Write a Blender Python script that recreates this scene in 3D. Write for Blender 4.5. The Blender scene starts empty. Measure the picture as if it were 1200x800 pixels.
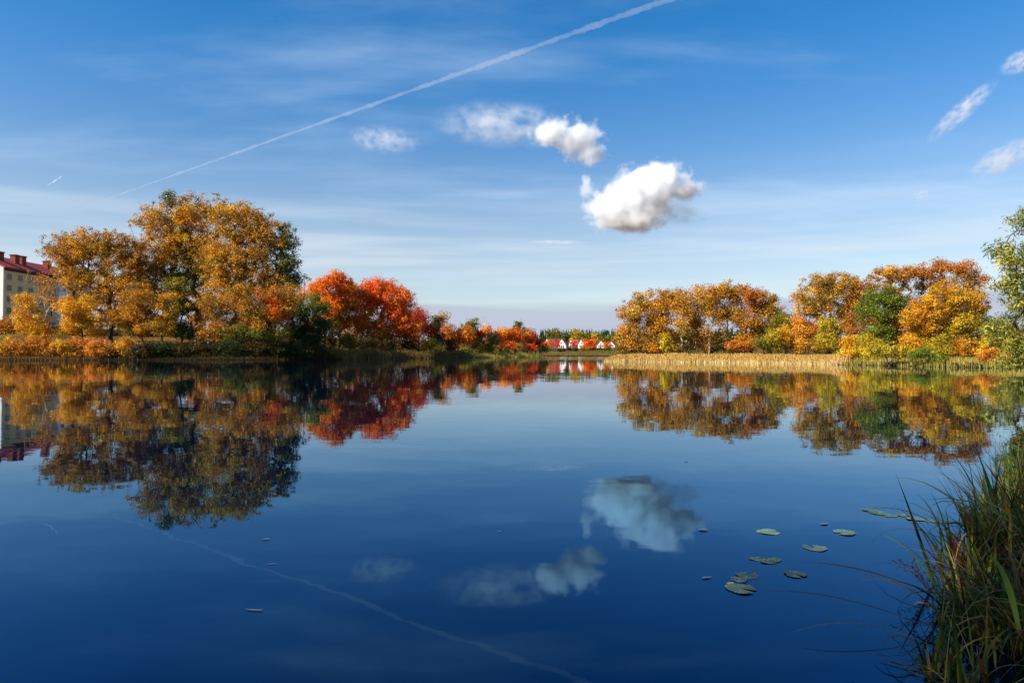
import bpy, bmesh, math
import numpy as np
from mathutils import Vector, Matrix

R = math.radians
scene = bpy.context.scene
COL = scene.collection

# ------------------------------------------------------------------ camera
CAM_H, FPX, PITCH = 1.0, 800.0, R(1.04)
cam_data = bpy.data.cameras.new('camera')
cam_data.sensor_width, cam_data.lens = 36.0, 24.0
cam_data.clip_start, cam_data.clip_end = 0.05, 60000
cam = bpy.data.objects.new('camera', cam_data)
COL.objects.link(cam)
cam.location = (0, 0, CAM_H)
cam.rotation_euler = (R(90) + PITCH, 0, 0)
scene.camera = cam

# ------------------------------------------------------------------ sun, exposure
SUN_EL = R(34)
SUN_AZ = math.atan2(-0.90, -0.44)           # measured from +Y towards +X
sun_dir = Vector((math.sin(SUN_AZ) * math.cos(SUN_EL), math.cos(SUN_AZ) * math.cos(SUN_EL), math.sin(SUN_EL)))
sd = bpy.data.lights.new('sun', 'SUN')
sd.energy, sd.angle, sd.color = 5.0, R(0.53), (1.0, 0.94, 0.83)
sun = bpy.data.objects.new('sun', sd)
COL.objects.link(sun)
sun.rotation_euler = sun_dir.to_track_quat('Z', 'Y').to_euler()
sun.location = (-60, -30, 60)

vs = scene.view_settings
vs.view_transform, vs.look, vs.exposure, vs.gamma = 'Standard', 'None', 0.86, 1.0
vs.use_curve_mapping = False
scene.render.engine = 'CYCLES'
cy = scene.cycles
cy.max_bounces, cy.diffuse_bounces, cy.glossy_bounces = 12, 3, 4
cy.transmission_bounces, cy.transparent_max_bounces, cy.volume_bounces = 4, 16, 10
cy.use_denoising = True
cy.volume_max_steps = 256

# ------------------------------------------------------------------ node helpers
class NT:
    def __init__(self, tree):
        self.t = tree
        self.n, self.l = tree.nodes, tree.links
    def new(self, typ, **kw):
        nd = self.n.new(typ)
        for k, v in kw.items():
            setattr(nd, k, v)
        return nd
    def put(self, sock, v):
        if isinstance(v, bpy.types.NodeSocket):
            self.l.new(v, sock)
        else:
            sock.default_value = v
    def math(self, op, a, b=0.0, c=None, clamp=False):
        nd = self.new('ShaderNodeMath', operation=op, use_clamp=clamp)
        self.put(nd.inputs[0], a); self.put(nd.inputs[1], b)
        if c is not None: self.put(nd.inputs[2], c)
        return nd.outputs[0]
    def vmath(self, op, a, b=None, scale=None):
        nd = self.new('ShaderNodeVectorMath', operation=op)
        self.put(nd.inputs[0], a)
        if b is not None: self.put(nd.inputs[1], b)
        if scale is not None: self.put(nd.inputs['Scale'], scale)
        return nd.outputs['Value'] if op in ('LENGTH', 'DOT_PRODUCT', 'DISTANCE') else nd.outputs[0]
    def ramp(self, f, stops, interp='LINEAR'):
        nd = self.new('ShaderNodeValToRGB')
        self.put(nd.inputs[0], f)
        cr = nd.color_ramp
        cr.interpolation = interp
        while len(cr.elements) < len(stops): cr.elements.new(0.5)
        for e, (p, c) in zip(cr.elements, stops):
            e.position = p
            e.color = c if len(c) == 4 else (*c, 1)
        return nd.outputs[0]
    def sstep(self, x, a, b):
        nd = self.new('ShaderNodeMapRange', interpolation_type='SMOOTHSTEP')
        self.put(nd.inputs[0], x)
        nd.inputs[1].default_value, nd.inputs[2].default_value = a, b
        nd.inputs[3].default_value, nd.inputs[4].default_value = 0.0, 1.0
        return nd.outputs[0]
    def noise(self, vec, scale, detail=4, rough=0.5, out=0, dim='3D'):
        nd = self.new('ShaderNodeTexNoise', noise_dimensions=dim)
        if vec is not None: self.put(nd.inputs['Vector'], vec)
        nd.inputs['Scale'].default_value = scale
        nd.inputs['Detail'].default_value = detail
        nd.inputs['Roughness'].default_value = rough
        return nd.outputs[out]
    def mix(self, f, a, b, blend='MIX'):
        nd = self.new('ShaderNodeMix', data_type='RGBA', blend_type=blend)
        self.put(nd.inputs[0], f)
        self.put(nd.inputs[6], a if isinstance(a, bpy.types.NodeSocket) else (*a, 1)[:4])
        self.put(nd.inputs[7], b if isinstance(b, bpy.types.NodeSocket) else (*b, 1)[:4])
        return nd.outputs[2]
    def xyz(self, v):
        nd = self.new('ShaderNodeSeparateXYZ'); self.put(nd.inputs[0], v)
        return nd.outputs
    def comb(self, x=0.0, y=0.0, z=0.0):
        nd = self.new('ShaderNodeCombineXYZ')
        self.put(nd.inputs[0], x); self.put(nd.inputs[1], y); self.put(nd.inputs[2], z)
        return nd.outputs[0]

# ------------------------------------------------------------------ world: sky with thin high cloud
world = bpy.data.worlds.new('World')
scene.world = world
world.use_nodes = True
w = NT(world.node_tree)
w.n.clear()
sky = w.new('ShaderNodeTexSky', sky_type='NISHITA')
sky.sun_disc = False
sky.sun_elevation, sky.sun_rotation = SUN_EL, SUN_AZ
sky.air_density, sky.dust_density, sky.ozone_density, sky.altitude = 1.0, 0.25, 3.0, 200
hs = w.new('ShaderNodeHueSaturation')
w.put(hs.inputs['Color'], sky.outputs[0])
dirv = w.new('ShaderNodeTexCoord').outputs['Generated']
dx, dy, dz = w.xyz(dirv)
up = w.sstep(dz, 0.0, 0.45)
w.put(hs.inputs['Saturation'], w.math('MULTIPLY_ADD', up, 0.47, 0.90))
w.put(hs.inputs['Value'], w.math('MULTIPLY_ADD', up, 0.34, 0.80))
zc = w.math('MAXIMUM', dz, 0.0)
plane = w.vmath('DIVIDE', w.comb(dx, dy, 0.0), w.comb(w.math('ADD', zc, 0.12), w.math('ADD', zc, 0.12), 1.0))
# wispy cirrus streaks over the whole sky
rot = w.new('ShaderNodeMapping')
w.put(rot.inputs[0], plane); rot.inputs['Rotation'].default_value = (0, 0, R(-28)); rot.inputs['Scale'].default_value = (0.55, 1.5, 1)
cn = w.noise(rot.outputs[0], 1.3, 8, 0.55)
cirrus = w.math('MULTIPLY', w.sstep(cn, 0.46, 0.82), 0.30)
# flat veils that thicken towards the horizon, and a grey bank lying on it
low = w.new('ShaderNodeMapping')
w.put(low.inputs[0], dirv); low.inputs['Scale'].default_value = (1.3, 1.3, 22)
ln = w.noise(low.outputs[0], 2.0, 6, 0.5)
veil = w.math('MULTIPLY', w.math('MULTIPLY_ADD', w.sstep(ln, 0.36, 0.72), 0.6, 0.4), w.math('SUBTRACT', 1.0, w.sstep(dz, 0.06, 0.29)))
veil = w.math('MULTIPLY', veil, 0.82)
bn = w.noise(low.outputs[0], 1.1, 3, 0.5)
edge = w.math('MULTIPLY_ADD', bn, 0.075, 0.040)
bank = w.sstep(w.math('SUBTRACT', edge, dz), 0.0, 0.016)
bank = w.math('MULTIPLY', bank, w.math('MULTIPLY_ADD', ln, 0.35, 0.72), clamp=True)
c1 = w.mix(cirrus, hs.outputs[0], (5.4, 6.6, 7.8))
c2 = w.mix(veil, c1, (5.3, 5.8, 6.1))
c3 = w.mix(bank, c2, (3.35, 3.7, 4.6))
bg = w.new('ShaderNodeBackground')
w.put(bg.inputs[0], c3)
bg.inputs[1].default_value = 0.083
wo = w.new('ShaderNodeOutputWorld')
w.l.new(bg.outputs[0], wo.inputs[0])

# ------------------------------------------------------------------ pixel of the photograph -> point at depth D (for taking measurements)
def at(px, py, D):
    u, v = (px - 600) / FPX, (400 - py) / FPX
    fy, fz = math.cos(PITCH) - v * math.sin(PITCH), math.sin(PITCH) + v * math.cos(PITCH)
    k = D / fy
    return np.array((u * k, D, CAM_H + fz * k))

def lin(c):
    c = np.asarray(c, float) / 255.0
    return np.where(c <= 0.04045, c / 12.92, ((c + 0.055) / 1.055) ** 2.4)

# ------------------------------------------------------------------ materials
MATS = {}
def principled(name, color=None, rough=0.7, build=None, **kw):
    if name in MATS: return MATS[name]
    m = bpy.data.materials.new(name); m.use_nodes = True
    t = NT(m.node_tree)
    p = t.n['Principled BSDF']
    p.inputs['Roughness'].default_value = rough
    if color is not None: p.inputs['Base Color'].default_value = (*color, 1)
    for k, v in kw.items(): p.inputs[k].default_value = v
    if build: build(t, p)
    MATS[name] = m
    return m

def mottled(name, a, b, scale, rough=0.8, bump=0.0, detail=5):
    def bld(t, p):
        co = t.new('ShaderNodeTexCoord').outputs['Object']
        n = t.noise(co, scale, detail, 0.6)
        t.put(p.inputs['Base Color'], t.ramp(n, [(0.3, tuple(a)), (0.7, tuple(b))]))
        if bump:
            bu = t.new('ShaderNodeBump'); bu.inputs['Strength'].default_value = bump
            t.put(bu.inputs['Height'], n); t.put(p.inputs['Normal'], bu.outputs[0])
    return principled(name, None, rough, bld)

def leaf_material(name, trans=0.35, gloss=0.12):
    m = bpy.data.materials.new(name); m.use_nodes = True
    t = NT(m.node_tree); t.n.clear()
    at_ = t.new('ShaderNodeAttribute', attribute_name='col')
    d = t.new('ShaderNodeBsdfDiffuse'); tr = t.new('ShaderNodeBsdfTranslucent'); g = t.new('ShaderNodeBsdfGlossy')
    g.inputs['Roughness'].default_value = 0.45
    g.inputs['Color'].default_value = (0.5, 0.5, 0.5, 1)
    t.put(d.inputs[0], at_.outputs[0]); t.put(tr.inputs[0], at_.outputs[0])
    mx = t.new('ShaderNodeMixShader'); mx.inputs[0].default_value = trans
    t.l.new(d.outputs[0], mx.inputs[1]); t.l.new(tr.outputs[0], mx.inputs[2])
    fr = t.new('ShaderNodeFresnel'); fr.inputs[0].default_value = 1.3
    f2 = t.math('MULTIPLY', fr.outputs[0], gloss)
    m2 = t.new('ShaderNodeMixShader'); t.put(m2.inputs[0], f2)
    t.l.new(mx.outputs[0], m2.inputs[1]); t.l.new(g.outputs[0], m2.inputs[2])
    o = t.new('ShaderNodeOutputMaterial'); t.l.new(m2.outputs[0], o.inputs[0])
    MATS[name] = m
    return m

LEAF = leaf_material('leaf', 0.35, 0.25)
BLADE = leaf_material('grass_blade', 0.3, 0.15)
PAD = leaf_material('floating_leaf', 0.05, 2.0)
BARK = mottled('bark', lin((46, 36, 28)), lin((92, 74, 56)), 3.0, 0.9, 0.6)
BARK_PALE = mottled('pale_bark', lin((120, 100, 78)), lin((196, 178, 148)), 2.0, 0.85, 0.4)

def water_build(t, p):
    geo = t.new('ShaderNodeNewGeometry').outputs['Position']
    mp = t.new('ShaderNodeMapping'); t.put(mp.inputs[0], geo); mp.inputs['Scale'].default_value = (0.8, 1.5, 1)
    fine = t.noise(mp.outputs[0], 3.2, 3, 0.55, out=1)
    broad = t.noise(mp.outputs[0], 0.5, 2, 0.5, out=1)
    v = t.vmath('ADD', t.vmath('SCALE', t.vmath('SUBTRACT', fine, (0.5, 0.5, 0.5)), scale=0.030),
                t.vmath('SCALE', t.vmath('SUBTRACT', broad, (0.5, 0.5, 0.5)), scale=0.012))
    # breeze lanes: long cat's-paws where the surface is rougher
    lm = t.new('ShaderNodeMapping'); t.put(lm.inputs[0], geo); lm.inputs['Scale'].default_value = (0.012, 0.05, 1)
    lane = t.sstep(t.noise(lm.outputs[0], 1.0, 3, 0.5), 0.50, 0.68)
    wx, y, _ = t.xyz(geo)
    far = t.math('MULTIPLY', t.math('MULTIPLY', t.sstep(y, 105, 140), t.sstep(wx, -26, -6)), 5.0)
    amt = t.math('ADD', t.math('MULTIPLY_ADD', lane, 0.9, 0.45), far)
    v = t.vmath('SCALE', v, scale=amt)
    v = t.vmath('MULTIPLY', v, (1, 1, 0))
    n = t.vmath('NORMALIZE', t.vmath('ADD', v, (0, 0, 1)))
    gl = t.new('ShaderNodeBsdfGlossy'); gl.inputs['Roughness'].default_value = 0.012
    df = t.new('ShaderNodeBsdfDiffuse'); df.inputs['Color'].default_value = (0.0003, 0.0026, 0.012, 1)
    fr = t.new('ShaderNodeFresnel'); fr.inputs[0].default_value = 1.66
    t.put(gl.inputs['Normal'], n); t.put(fr.inputs['Normal'], n)
    t.put(gl.inputs['Color'], t.mix(t.sstep(fr.outputs[0], 0.30, 0.85), (0.30, 0.66, 1.0), (0.95, 0.99, 1.0)))
    mx = t.new('ShaderNodeMixShader'); t.put(mx.inputs[0], fr.outputs[0])
    t.l.new(df.outputs[0], mx.inputs[1]); t.l.new(gl.outputs[0], mx.inputs[2])
    out = [q for q in t.n if q.type == 'OUTPUT_MATERIAL'][0]
    t.l.new(mx.outputs[0], out.inputs[0]); t.n.remove(p)
WATER = principled('lake_water_surface', (0.0015, 0.006, 0.022), 0.012, water_build)

def ground_build(t, p):
    geo = t.new('ShaderNodeNewGeometry').outputs['Position']
    a = t.noise(geo, 0.12, 5, 0.6); b = t.noise(geo, 1.7, 6, 0.65); c = t.noise(geo, 9, 3, 0.6)
    grass = t.mix(t.sstep(b, 0.35, 0.65), tuple(lin((58, 60, 24))), tuple(lin((110, 98, 44))))
    soil = t.mix(b, tuple(lin((44, 32, 22))), tuple(lin((92, 66, 40))))
    g = t.mix(t.sstep(a, 0.44, 0.56), soil, grass)
    litter = t.mix(c, tuple(lin((140, 70, 20))), tuple(lin((190, 120, 40))))
    g = t.mix(t.math('MULTIPLY', t.sstep(c, 0.52, 0.60), 0.75), g, litter)
    shore_dark = t.math('SUBTRACT', 1.0, t.sstep(t.math('ADD', t.xyz(geo)[2], t.math('MULTIPLY', b, 0.3)), 0.35, 0.65))  # ground colour darkens towards the waterline
    g = t.mix(shore_dark, g, tuple(lin((34, 27, 20))))
    t.put(p.inputs['Base Color'], g)
    bu = t.new('ShaderNodeBump'); bu.inputs['Strength'].default_value = 0.7; bu.inputs['Distance'].default_value = 0.1
    t.put(bu.inputs['Height'], t.math('ADD', b, c)); t.put(p.inputs['Normal'], bu.outputs[0])
GROUND = principled('bank_soil_and_grass', None, 1.0, ground_build, **{'Specular IOR Level': 0.05})

# ------------------------------------------------------------------ object helpers
def tag(o, label=None, cat=None, group=None, kind=None):
    if label: o['label'] = label
    if cat: o['category'] = cat
    if group: o['group'] = group
    if kind: o['kind'] = kind
    return o

def empty(name, loc, label, cat, group=None, rz=0.0):
    o = bpy.data.objects.new(name, None); COL.objects.link(o)
    o.empty_display_size = 0.3
    o.location = tuple(float(q) for q in loc); o.rotation_euler = (0, 0, rz)
    return tag(o, label, cat, group)

def link(name, me, mat, parent=None, loc=None):
    o = bpy.data.objects.new(name, me); COL.objects.link(o)
    if mat is not None and not me.materials: me.materials.append(mat)
    if parent is not None: o.parent = parent
    if loc is not None: o.location = tuple(float(q) for q in loc)
    return o

def np_mesh(name, V, F, cols=None, smooth=False):
    V = np.ascontiguousarray(V, np.float32); F = np.ascontiguousarray(F, np.int32)
    k = F.shape[1]
    me = bpy.data.meshes.new(name)
    me.vertices.add(len(V)); me.vertices.foreach_set('co', V.ravel())
    me.loops.add(F.size); me.loops.foreach_set('vertex_index', F.ravel())
    me.polygons.add(len(F)); me.polygons.foreach_set('loop_start', np.arange(0, F.size, k, dtype=np.int32))
    if smooth: me.polygons.foreach_set('use_smooth', np.ones(len(F), bool))
    if cols is not None:
        ca = me.attributes.new('col', 'FLOAT_COLOR', 'FACE')
        c4 = np.ones((len(F), 4), np.float32); c4[:, :3] = cols
        ca.data.foreach_set('color', c4.ravel())
    me.update(calc_edges=True); me.validate()
    return me

def unit(v):
    return v / np.maximum(np.linalg.norm(v, axis=-1, keepdims=True), 1e-9)

# ------------------------------------------------------------------ the lake shore and the terrain
SHORE = np.array([(-60, -12), (-20, -3), (-6, 0.0), (-1, 0.75), (0.6, 1.3), (1.75, 2.3), (2.7, 3.6), (4.0, 5.6), (7.0, 9.2), (13, 16.4),
                  (23, 28.5), (29.5, 38), (33, 43.5), (33.5, 49), (30.2, 63), (27, 70), (22, 77), (16.5, 84), (13.2, 87), (12.8, 91), (17, 100),
                  (40, 150), (62, 220), (56, 290), (40, 318), (20, 326), (5, 323), (-15, 312), (-25, 280), (-18, 256), (-2, 243),
                  (9, 226), (7.5, 202), (-2, 188), (-11, 172), (-24, 146), (-31, 124), (-46, 111), (-64.6, 107), (-80, 103),
                  (-110, 96), (-140, 60), (-130, 10), (-100, -15)], float)

def lake_sd(P):
    """signed distance to the shore, positive on land"""
    P = np.asarray(P, float).reshape(-1, 2)
    best = np.full(len(P), 1e18); inside = np.zeros(len(P), bool)
    A, B = SHORE, np.roll(SHORE, -1, 0)
    for a, b in zip(A, B):
        ab = b - a; ap = P - a
        tt = np.clip((ap @ ab) / (ab @ ab), 0, 1)
        d = ap - tt[:, None] * ab
        best = np.minimum(best, (d * d).sum(1))
        cond = (a[1] > P[:, 1]) != (b[1] > P[:, 1])
        with np.errstate(divide='ignore', invalid='ignore'):
            xi = (b[0] - a[0]) * (P[:, 1] - a[1]) / (b[1] - a[1]) + a[0]
        inside ^= cond & (P[:, 0] < xi)
    return np.where(inside, -1, 1) * np.sqrt(best)

def sg(x): return 1 / (1 + np.exp(-np.clip(x, -40, 40)))

def height(P):
    P = np.asarray(P, float).reshape(-1, 2)
    x, y = P[:, 0], P[:, 1]
    d = lake_sd(P)
    wf = sg((y - 245) / 12)                      # far side
    wn = sg((26 - y) / 5)                        # near side, where the camera stands
    wl = sg((-x - 4) / 4) * (1 - wf) * (1 - wn)  # left bank
    wr = (1 - sg((-x - 4) / 4)) * (1 - wf) * (1 - wn)
    dp = np.maximum(d, 0)
    hl = np.minimum(0.12 * dp, 6.3)
    tl = sg((y - 150) / 10) * wl                  # low meadow on the left point
    hl = hl * (1 - 0.75 * sg((y - 150) / 8) * sg((x + 40) / 6))
    hr = np.minimum(0.03 * dp, 3.0)
    hf = np.minimum(0.036 * dp, 15.0)
    hn = np.minimum(0.06 * dp, 1.2)
    rim = 0.28 * np.clip(dp / 1.2, 0, 1) * (1 - wn) + wn * 0.1 * np.clip(dp / 0.5, 0, 1)
    h = rim + wl * hl + wr * hr + wf * hf + wn * hn
    lump = 0.10 * np.sin(x * 0.9 + 1.3 * np.sin(y * 0.37)) * np.cos(y * 0.8) * np.clip(dp / 4, 0, 1) * (1 - wn)
    return np.where(d < 0, np.maximum(-1.4, d * 0.35 - 0.02), h + lump)

def gz(x, y): return float(height([(x, y)])[0])

def lines(spec):
    out = []
    for a, b, s in spec: out.append(np.arange(a, b, s))
    return np.concatenate(out)
def geom(a, b, n): return np.geomspace(a, b, n)
gx = np.concatenate([-geom(220, 9000, 16)[::-1], lines([(-218, -90, 3), (-90, -12, 2.0), (-12, 12, 0.4), (12, 60, 1.6), (60, 200, 4)]), geom(202, 9000, 16)])
gy = np.concatenate([-geom(40, 6000, 14)[::-1], lines([(-38, -4, 2), (-4, 12, 0.4), (12, 60, 1.6), (60, 240, 2.0), (240, 420, 4), (420, 900, 14)]), geom(905, 12000, 14)])
XX, YY = np.meshgrid(gx, gy)
PP = np.stack([XX.ravel(), YY.ravel()], 1)
ZZ = height(PP)
nx, ny = len(gx), len(gy)
idx = np.arange(nx * ny).reshape(ny, nx)
F = np.stack([idx[:-1, :-1].ravel(), idx[:-1, 1:].ravel(), idx[1:, 1:].ravel(), idx[1:, :-1].ravel()], 1)
tag(link('ground', np_mesh('ground', np.column_stack([PP, ZZ]), F, smooth=True), GROUND),
    'grassy lake banks strewn with fallen leaves', 'ground', kind='structure')
wv = np.array([(-400, -60, 0), (300, -60, 0), (300, 420, 0), (-400, 420, 0)], float)
tag(link('lake_water', np_mesh('lake_water', wv, np.array([[0, 1, 2, 3]])), WATER),
    'calm deep blue lake water mirroring trees and clouds', 'lake', kind='structure')

# ------------------------------------------------------------------ plants
def tubes(A, B, ra, rb, sides=5):
    A, B = np.asarray(A, float), np.asarray(B, float)
    ax = unit(B - A)
    ref = np.where(np.abs(ax[:, 2:3]) < 0.9, np.array([[0, 0, 1.0]]), np.array([[1.0, 0, 0]]))
    u = unit(np.cross(ax, ref)); v = np.cross(ax, u)
    th = np.arange(sides) * 2 * np.pi / sides
    ring = np.cos(th)[None, :, None] * u[:, None] + np.sin(th)[None, :, None] * v[:, None]
    V0 = A[:, None] + ring * np.asarray(ra)[:, None, None]
    V1 = B[:, None] + ring * np.asarray(rb)[:, None, None]
    V = np.concatenate([V0, V1], 1).reshape(-1, 3)
    n = len(A); base = (np.arange(n) * 2 * sides)[:, None]
    i = np.arange(sides); j = (i + 1) % sides
    F = np.stack([base + i, base + j, base + sides + j, base + sides + i], -1).reshape(-1, 4)
    return V, F

def leaf_quads(C, N, size, rng, aspect=0.55, droop=0.0):
    n = len(C)
    t = rng.normal(size=(n, 3)); t[:, 2] -= droop * 2
    t = unit(t - (t * N).sum(1, keepdims=True) * N)
    b = np.cross(N, t)
    s = np.asarray(size)[:, None]
    fold = N * s * 0.18
    V = np.stack([C + t * s * 0.5, C + b * s * 0.5 * aspect + fold, C - t * s * 0.5, C - b * s * 0.5 * aspect + fold], 1).reshape(-1, 3)
    F = np.arange(4 * n).reshape(n, 4)
    return V, F

PAL = {
 'gold':   ([(216, 156, 34), (196, 132, 28), (224, 174, 54), (150, 112, 34), (208, 132, 28), (128, 112, 34)], [4, 4, 3, 2, 2, 2]),
 'bronze': ([(200, 134, 32), (180, 114, 28), (212, 152, 46), (136, 102, 36), (122, 110, 38)], [4, 4, 3, 2, 2]),
 'rust':   ([(192, 124, 40), (174, 108, 36), (206, 142, 52), (146, 106, 44), (192, 104, 36)], [4, 3, 3, 2, 2]),
 'tan':    ([(206, 150, 50), (190, 130, 40), (216, 166, 66), (160, 120, 46), (196, 120, 36), (146, 128, 44)], [4, 4, 3, 2, 1, 2]),
 'olive':  ([(116, 112, 34), (142, 130, 40), (92, 96, 32), (166, 138, 40)], [4, 3, 3, 1]),
 'green':  ([(104, 118, 34), (130, 136, 40), (82, 98, 32), (156, 146, 44)], [4, 3, 3, 2]),
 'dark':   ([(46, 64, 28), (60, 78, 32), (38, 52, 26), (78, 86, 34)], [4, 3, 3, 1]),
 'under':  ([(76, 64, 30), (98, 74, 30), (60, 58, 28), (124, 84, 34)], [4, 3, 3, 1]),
 'yellow': ([(232, 172, 38), (222, 150, 32), (212, 168, 48), (196, 132, 34)], [4, 3, 2, 1]),
 'lime':   ([(184, 160, 40), (204, 166, 40), (150, 138, 40), (216, 178, 54)], [4, 3, 3, 1]),
 'orange': ([(246, 138, 34), (240, 112, 26), (250, 162, 50), (206, 98, 28)], [4, 4, 2, 1]),
 'red':    ([(250, 116, 32), (244, 88, 26), (252, 136, 40), (216, 62, 24), (252, 154, 54)], [4, 4, 3, 1, 2]),
 'crimson':([(212, 50, 28), (230, 68, 28), (176, 40, 28), (238, 104, 38)], [4, 3, 2, 2]),
 'orangebush': ([(220, 142, 42), (202, 116, 36), (228, 162, 56), (156, 96, 36)], [4, 4, 2, 2]),
 'willow': ([(132, 132, 50), (154, 146, 58), (108, 112, 46), (178, 162, 70), (92, 102, 50)], [4, 3, 3, 2, 1]),
 'mixed':  ([(204, 134, 36), (126, 112, 36), (184, 104, 30), (92, 92, 34), (216, 156, 46)], [4, 3, 3, 2, 2]),
}
TREE_N = [0]
def plant(name, px, D, lobes, pal, label, group=None, cat='tree', leaf_px=1.6, layers=3.6, skirt=0.0, trunk_px=None, bark=None, base_px=None,
          pale=False, clump_px=7.5, aspect=0.6, droop=0.0, lean=0.0, stems=1, second=None, depth=0.9, fork=0.55, loc=None, ground=None,
          crown_name='crown', trunk_name='trunk', trunk_r=None):
    """A tree or shrub. lobes: parts of the crown as (px, py, rx, ry[, palette]) measured in the photograph, at depth D."""
    TREE_N[0] += 1
    rng = np.random.default_rng(1000 + TREE_N[0] * 7)
    k = D / FPX
    bx = at(px, 414, D)[0]
    bz = gz(bx, D) if ground is None else ground
    base = np.array((bx, D, bz))
    C, RR, PI_, CN = [], [], [], []
    if skirt:
        lo = max(l[1] + l[3] * 0.6 for l in lobes); hw = (max(l[0] + l[2] for l in lobes) - min(l[0] - l[2] for l in lobes)) / 2
        by = 414.5 - (bz - CAM_H) * FPX / D
        h_ = max(by - lo, 6)
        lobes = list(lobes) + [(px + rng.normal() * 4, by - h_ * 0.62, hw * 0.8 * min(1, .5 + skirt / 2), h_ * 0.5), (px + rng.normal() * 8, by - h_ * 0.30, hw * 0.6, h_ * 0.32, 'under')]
    areas = np.array([l[2] * l[3] * math.pi for l in lobes])
    for l, a in zip(lobes, areas):
        cx, cy_, rx, ry = l[:4]; lp = l[4] if len(l) > 4 else pal
        c = at(cx, cy_, D) - base
        rxw, rzw = rx * k, ry * k
        ryw = depth * 0.5 * (rxw + rzw) if rxw < 2.2 * rzw else depth * rzw * 1.3
        n = max(5, int(a / (clump_px ** 2) * 1.3))
        q = unit(rng.normal(size=(n, 3))) * (rng.random((n, 1)) ** 0.42)
        cc = c + q * np.array((rxw, ryw, rzw)) * 0.90
        cc[:, 1] += rng.normal() * 0.3
        rr = clump_px * k * rng.uniform(0.6, 1.55, n)
        m_ = max(3, int(n * 0.5))
        qs = unit(rng.normal(size=(m_, 3))); qs[:, 2] = np.abs(qs[:, 2]) * 0.9 - 0.25
        sp = c + unit(qs) * np.array((rxw, ryw, rzw)) * rng.uniform(0.92, 1.1, (m_, 1))
        cc = np.concatenate([cc, sp]); rr = np.concatenate([rr, clump_px * k * rng.uniform(0.3, 0.65, m_)]); n += m_
        C.append(cc)
        RR.append(rr); PI_ += [lp] * n
        nl = np.maximum(6, (layers * (skirt if skirt and l in lobes[-2:] else 1.0) * a / (leaf_px ** 2 * aspect * 0.5) * (rr ** 2) / (rr ** 2).sum()).astype(int))
        CN.append(nl)
    C = np.concatenate(C); RR = np.concatenate(RR); CN = np.concatenate(CN)
    C[:, 2] = np.maximum(C[:, 2], RR * 0.35)
    # ---- leaves
    rep = np.repeat(np.arange(len(C)), CN)
    n = len(rep)
    q = unit(rng.normal(size=(n, 3)))
    rad = rng.random(n) ** 0.55
    out = rng.random(n) < 0.10
    rad[out] *= rng.uniform(1.0, 1.7, out.sum())
    off = q * rad[:, None] * RR[rep][:, None]
    off[:, 2] *= 0.75
    if droop: off[:, 2] -= np.abs(rng.normal(size=n)) * RR[rep] * droop
    LC = C[rep] + off
    LC[:, 2] = np.maximum(LC[:, 2], 0.02)
    N = unit(q * 0.8 + np.array((0, 0, 0.55)) + rng.normal(size=(n, 3)) * 0.55)
    size = leaf_px * k * rng.uniform(0.65, 1.45, n)
    V, Fq = leaf_quads(LC, N, size, rng, aspect, droop)
    cols = np.zeros((n, 3))
    cl_col = np.zeros(len(C), int)
    names = sorted(set(PI_)); PIa = np.array([names.index(q_) for q_ in PI_])
    for i, nm in enumerate(names):
        pc = lin(PAL[nm][0]); pw = np.array(PAL[nm][1], float); pw /= pw.sum()
        m = PIa[rep] == i
        cidx = rng.choice(len(pc), len(C), p=pw)
        li = cidx[rep[m]]
        sw = rng.random(m.sum()) < 0.35
        li = np.where(sw, rng.choice(len(pc), m.sum(), p=pw), li)
        cols[m] = pc[li]
    clump_v = np.exp(rng.normal(size=len(C)) * 0.13)
    cols *= (np.exp(rng.normal(size=n) * 0.16) * clump_v[rep])[:, None]
    cols = np.clip(cols * 1.08, 0.0, 0.92)
    # ---- trunk and limbs
    top = C[:, 2].max(); mid = C.mean(0)
    hgt = max(top, 0.5)
    tr = trunk_r or max(0.06, 0.013 * hgt)
    P, par, nodes_low = [np.array((0, 0, -0.3))], [-1], []
    for s in range(stems):
        ang = rng.uniform(0, 6.28)
        spread = 0.0 if stems == 1 else 0.16 * hgt
        tip = np.array((mid[0] * 0.75 + math.cos(ang) * spread, mid[1] * 0.5 + math.sin(ang) * spread, hgt * (fork + rng.uniform(0, 0.2))))
        prev = 0
        m = 9
        for i in range(1, m + 1):
            f = i / m
            b = np.array((lean * hgt * f, 0, 0)) * (1 - f)
            p = tip * np.array((f ** 1.5, f ** 1.5, f)) + b + rng.normal(size=3) * 0.012 * hgt * np.array((1, 1, 0.3))
            P.append(p); par.append(prev); prev = len(P) - 1
    start_h = 0.22 * hgt
    order = np.argsort(np.linalg.norm(C - np.array((mid[0], mid[1], start_h)), axis=1))
    for ci in order:
        c = C[ci]
        A = np.array(P)
        d = np.linalg.norm(A - c, axis=1) + np.maximum(A[:, 2] - c[2] + 0.3 * np.hypot(A[:, 0] - c[0], A[:, 1] - c[1]), 0) * 1.2
        d[A[:, 2] < min(start_h, c[2] * 0.5)] += hgt
        j = int(np.argmin(d))
        a = P[j]; L = np.linalg.norm(c - a)
        m = 2 if L < 0.12 * hgt else 3
        prev = j
        for i in range(1, m + 1):
            f = i / m
            p = a + (c - a) * f + rng.normal(size=3) * L * 0.06 * (f < 1)
            P.append(p); par.append(prev); prev = len(P) - 1
    P = np.array(P); par = np.array(par)
    w_ = np.ones(len(P)) * 0.0
    child = np.zeros(len(P), int)
    for i in range(len(P) - 1, 0, -1):
        if child[i] == 0: w_[i] = 1
        child[par[i]] += 1; w_[par[i]] += w_[i]
    rad_ = np.maximum(tr * np.sqrt(w_ / w_[0]) * 0.95, 0.12 * k + 0.006)
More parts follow.
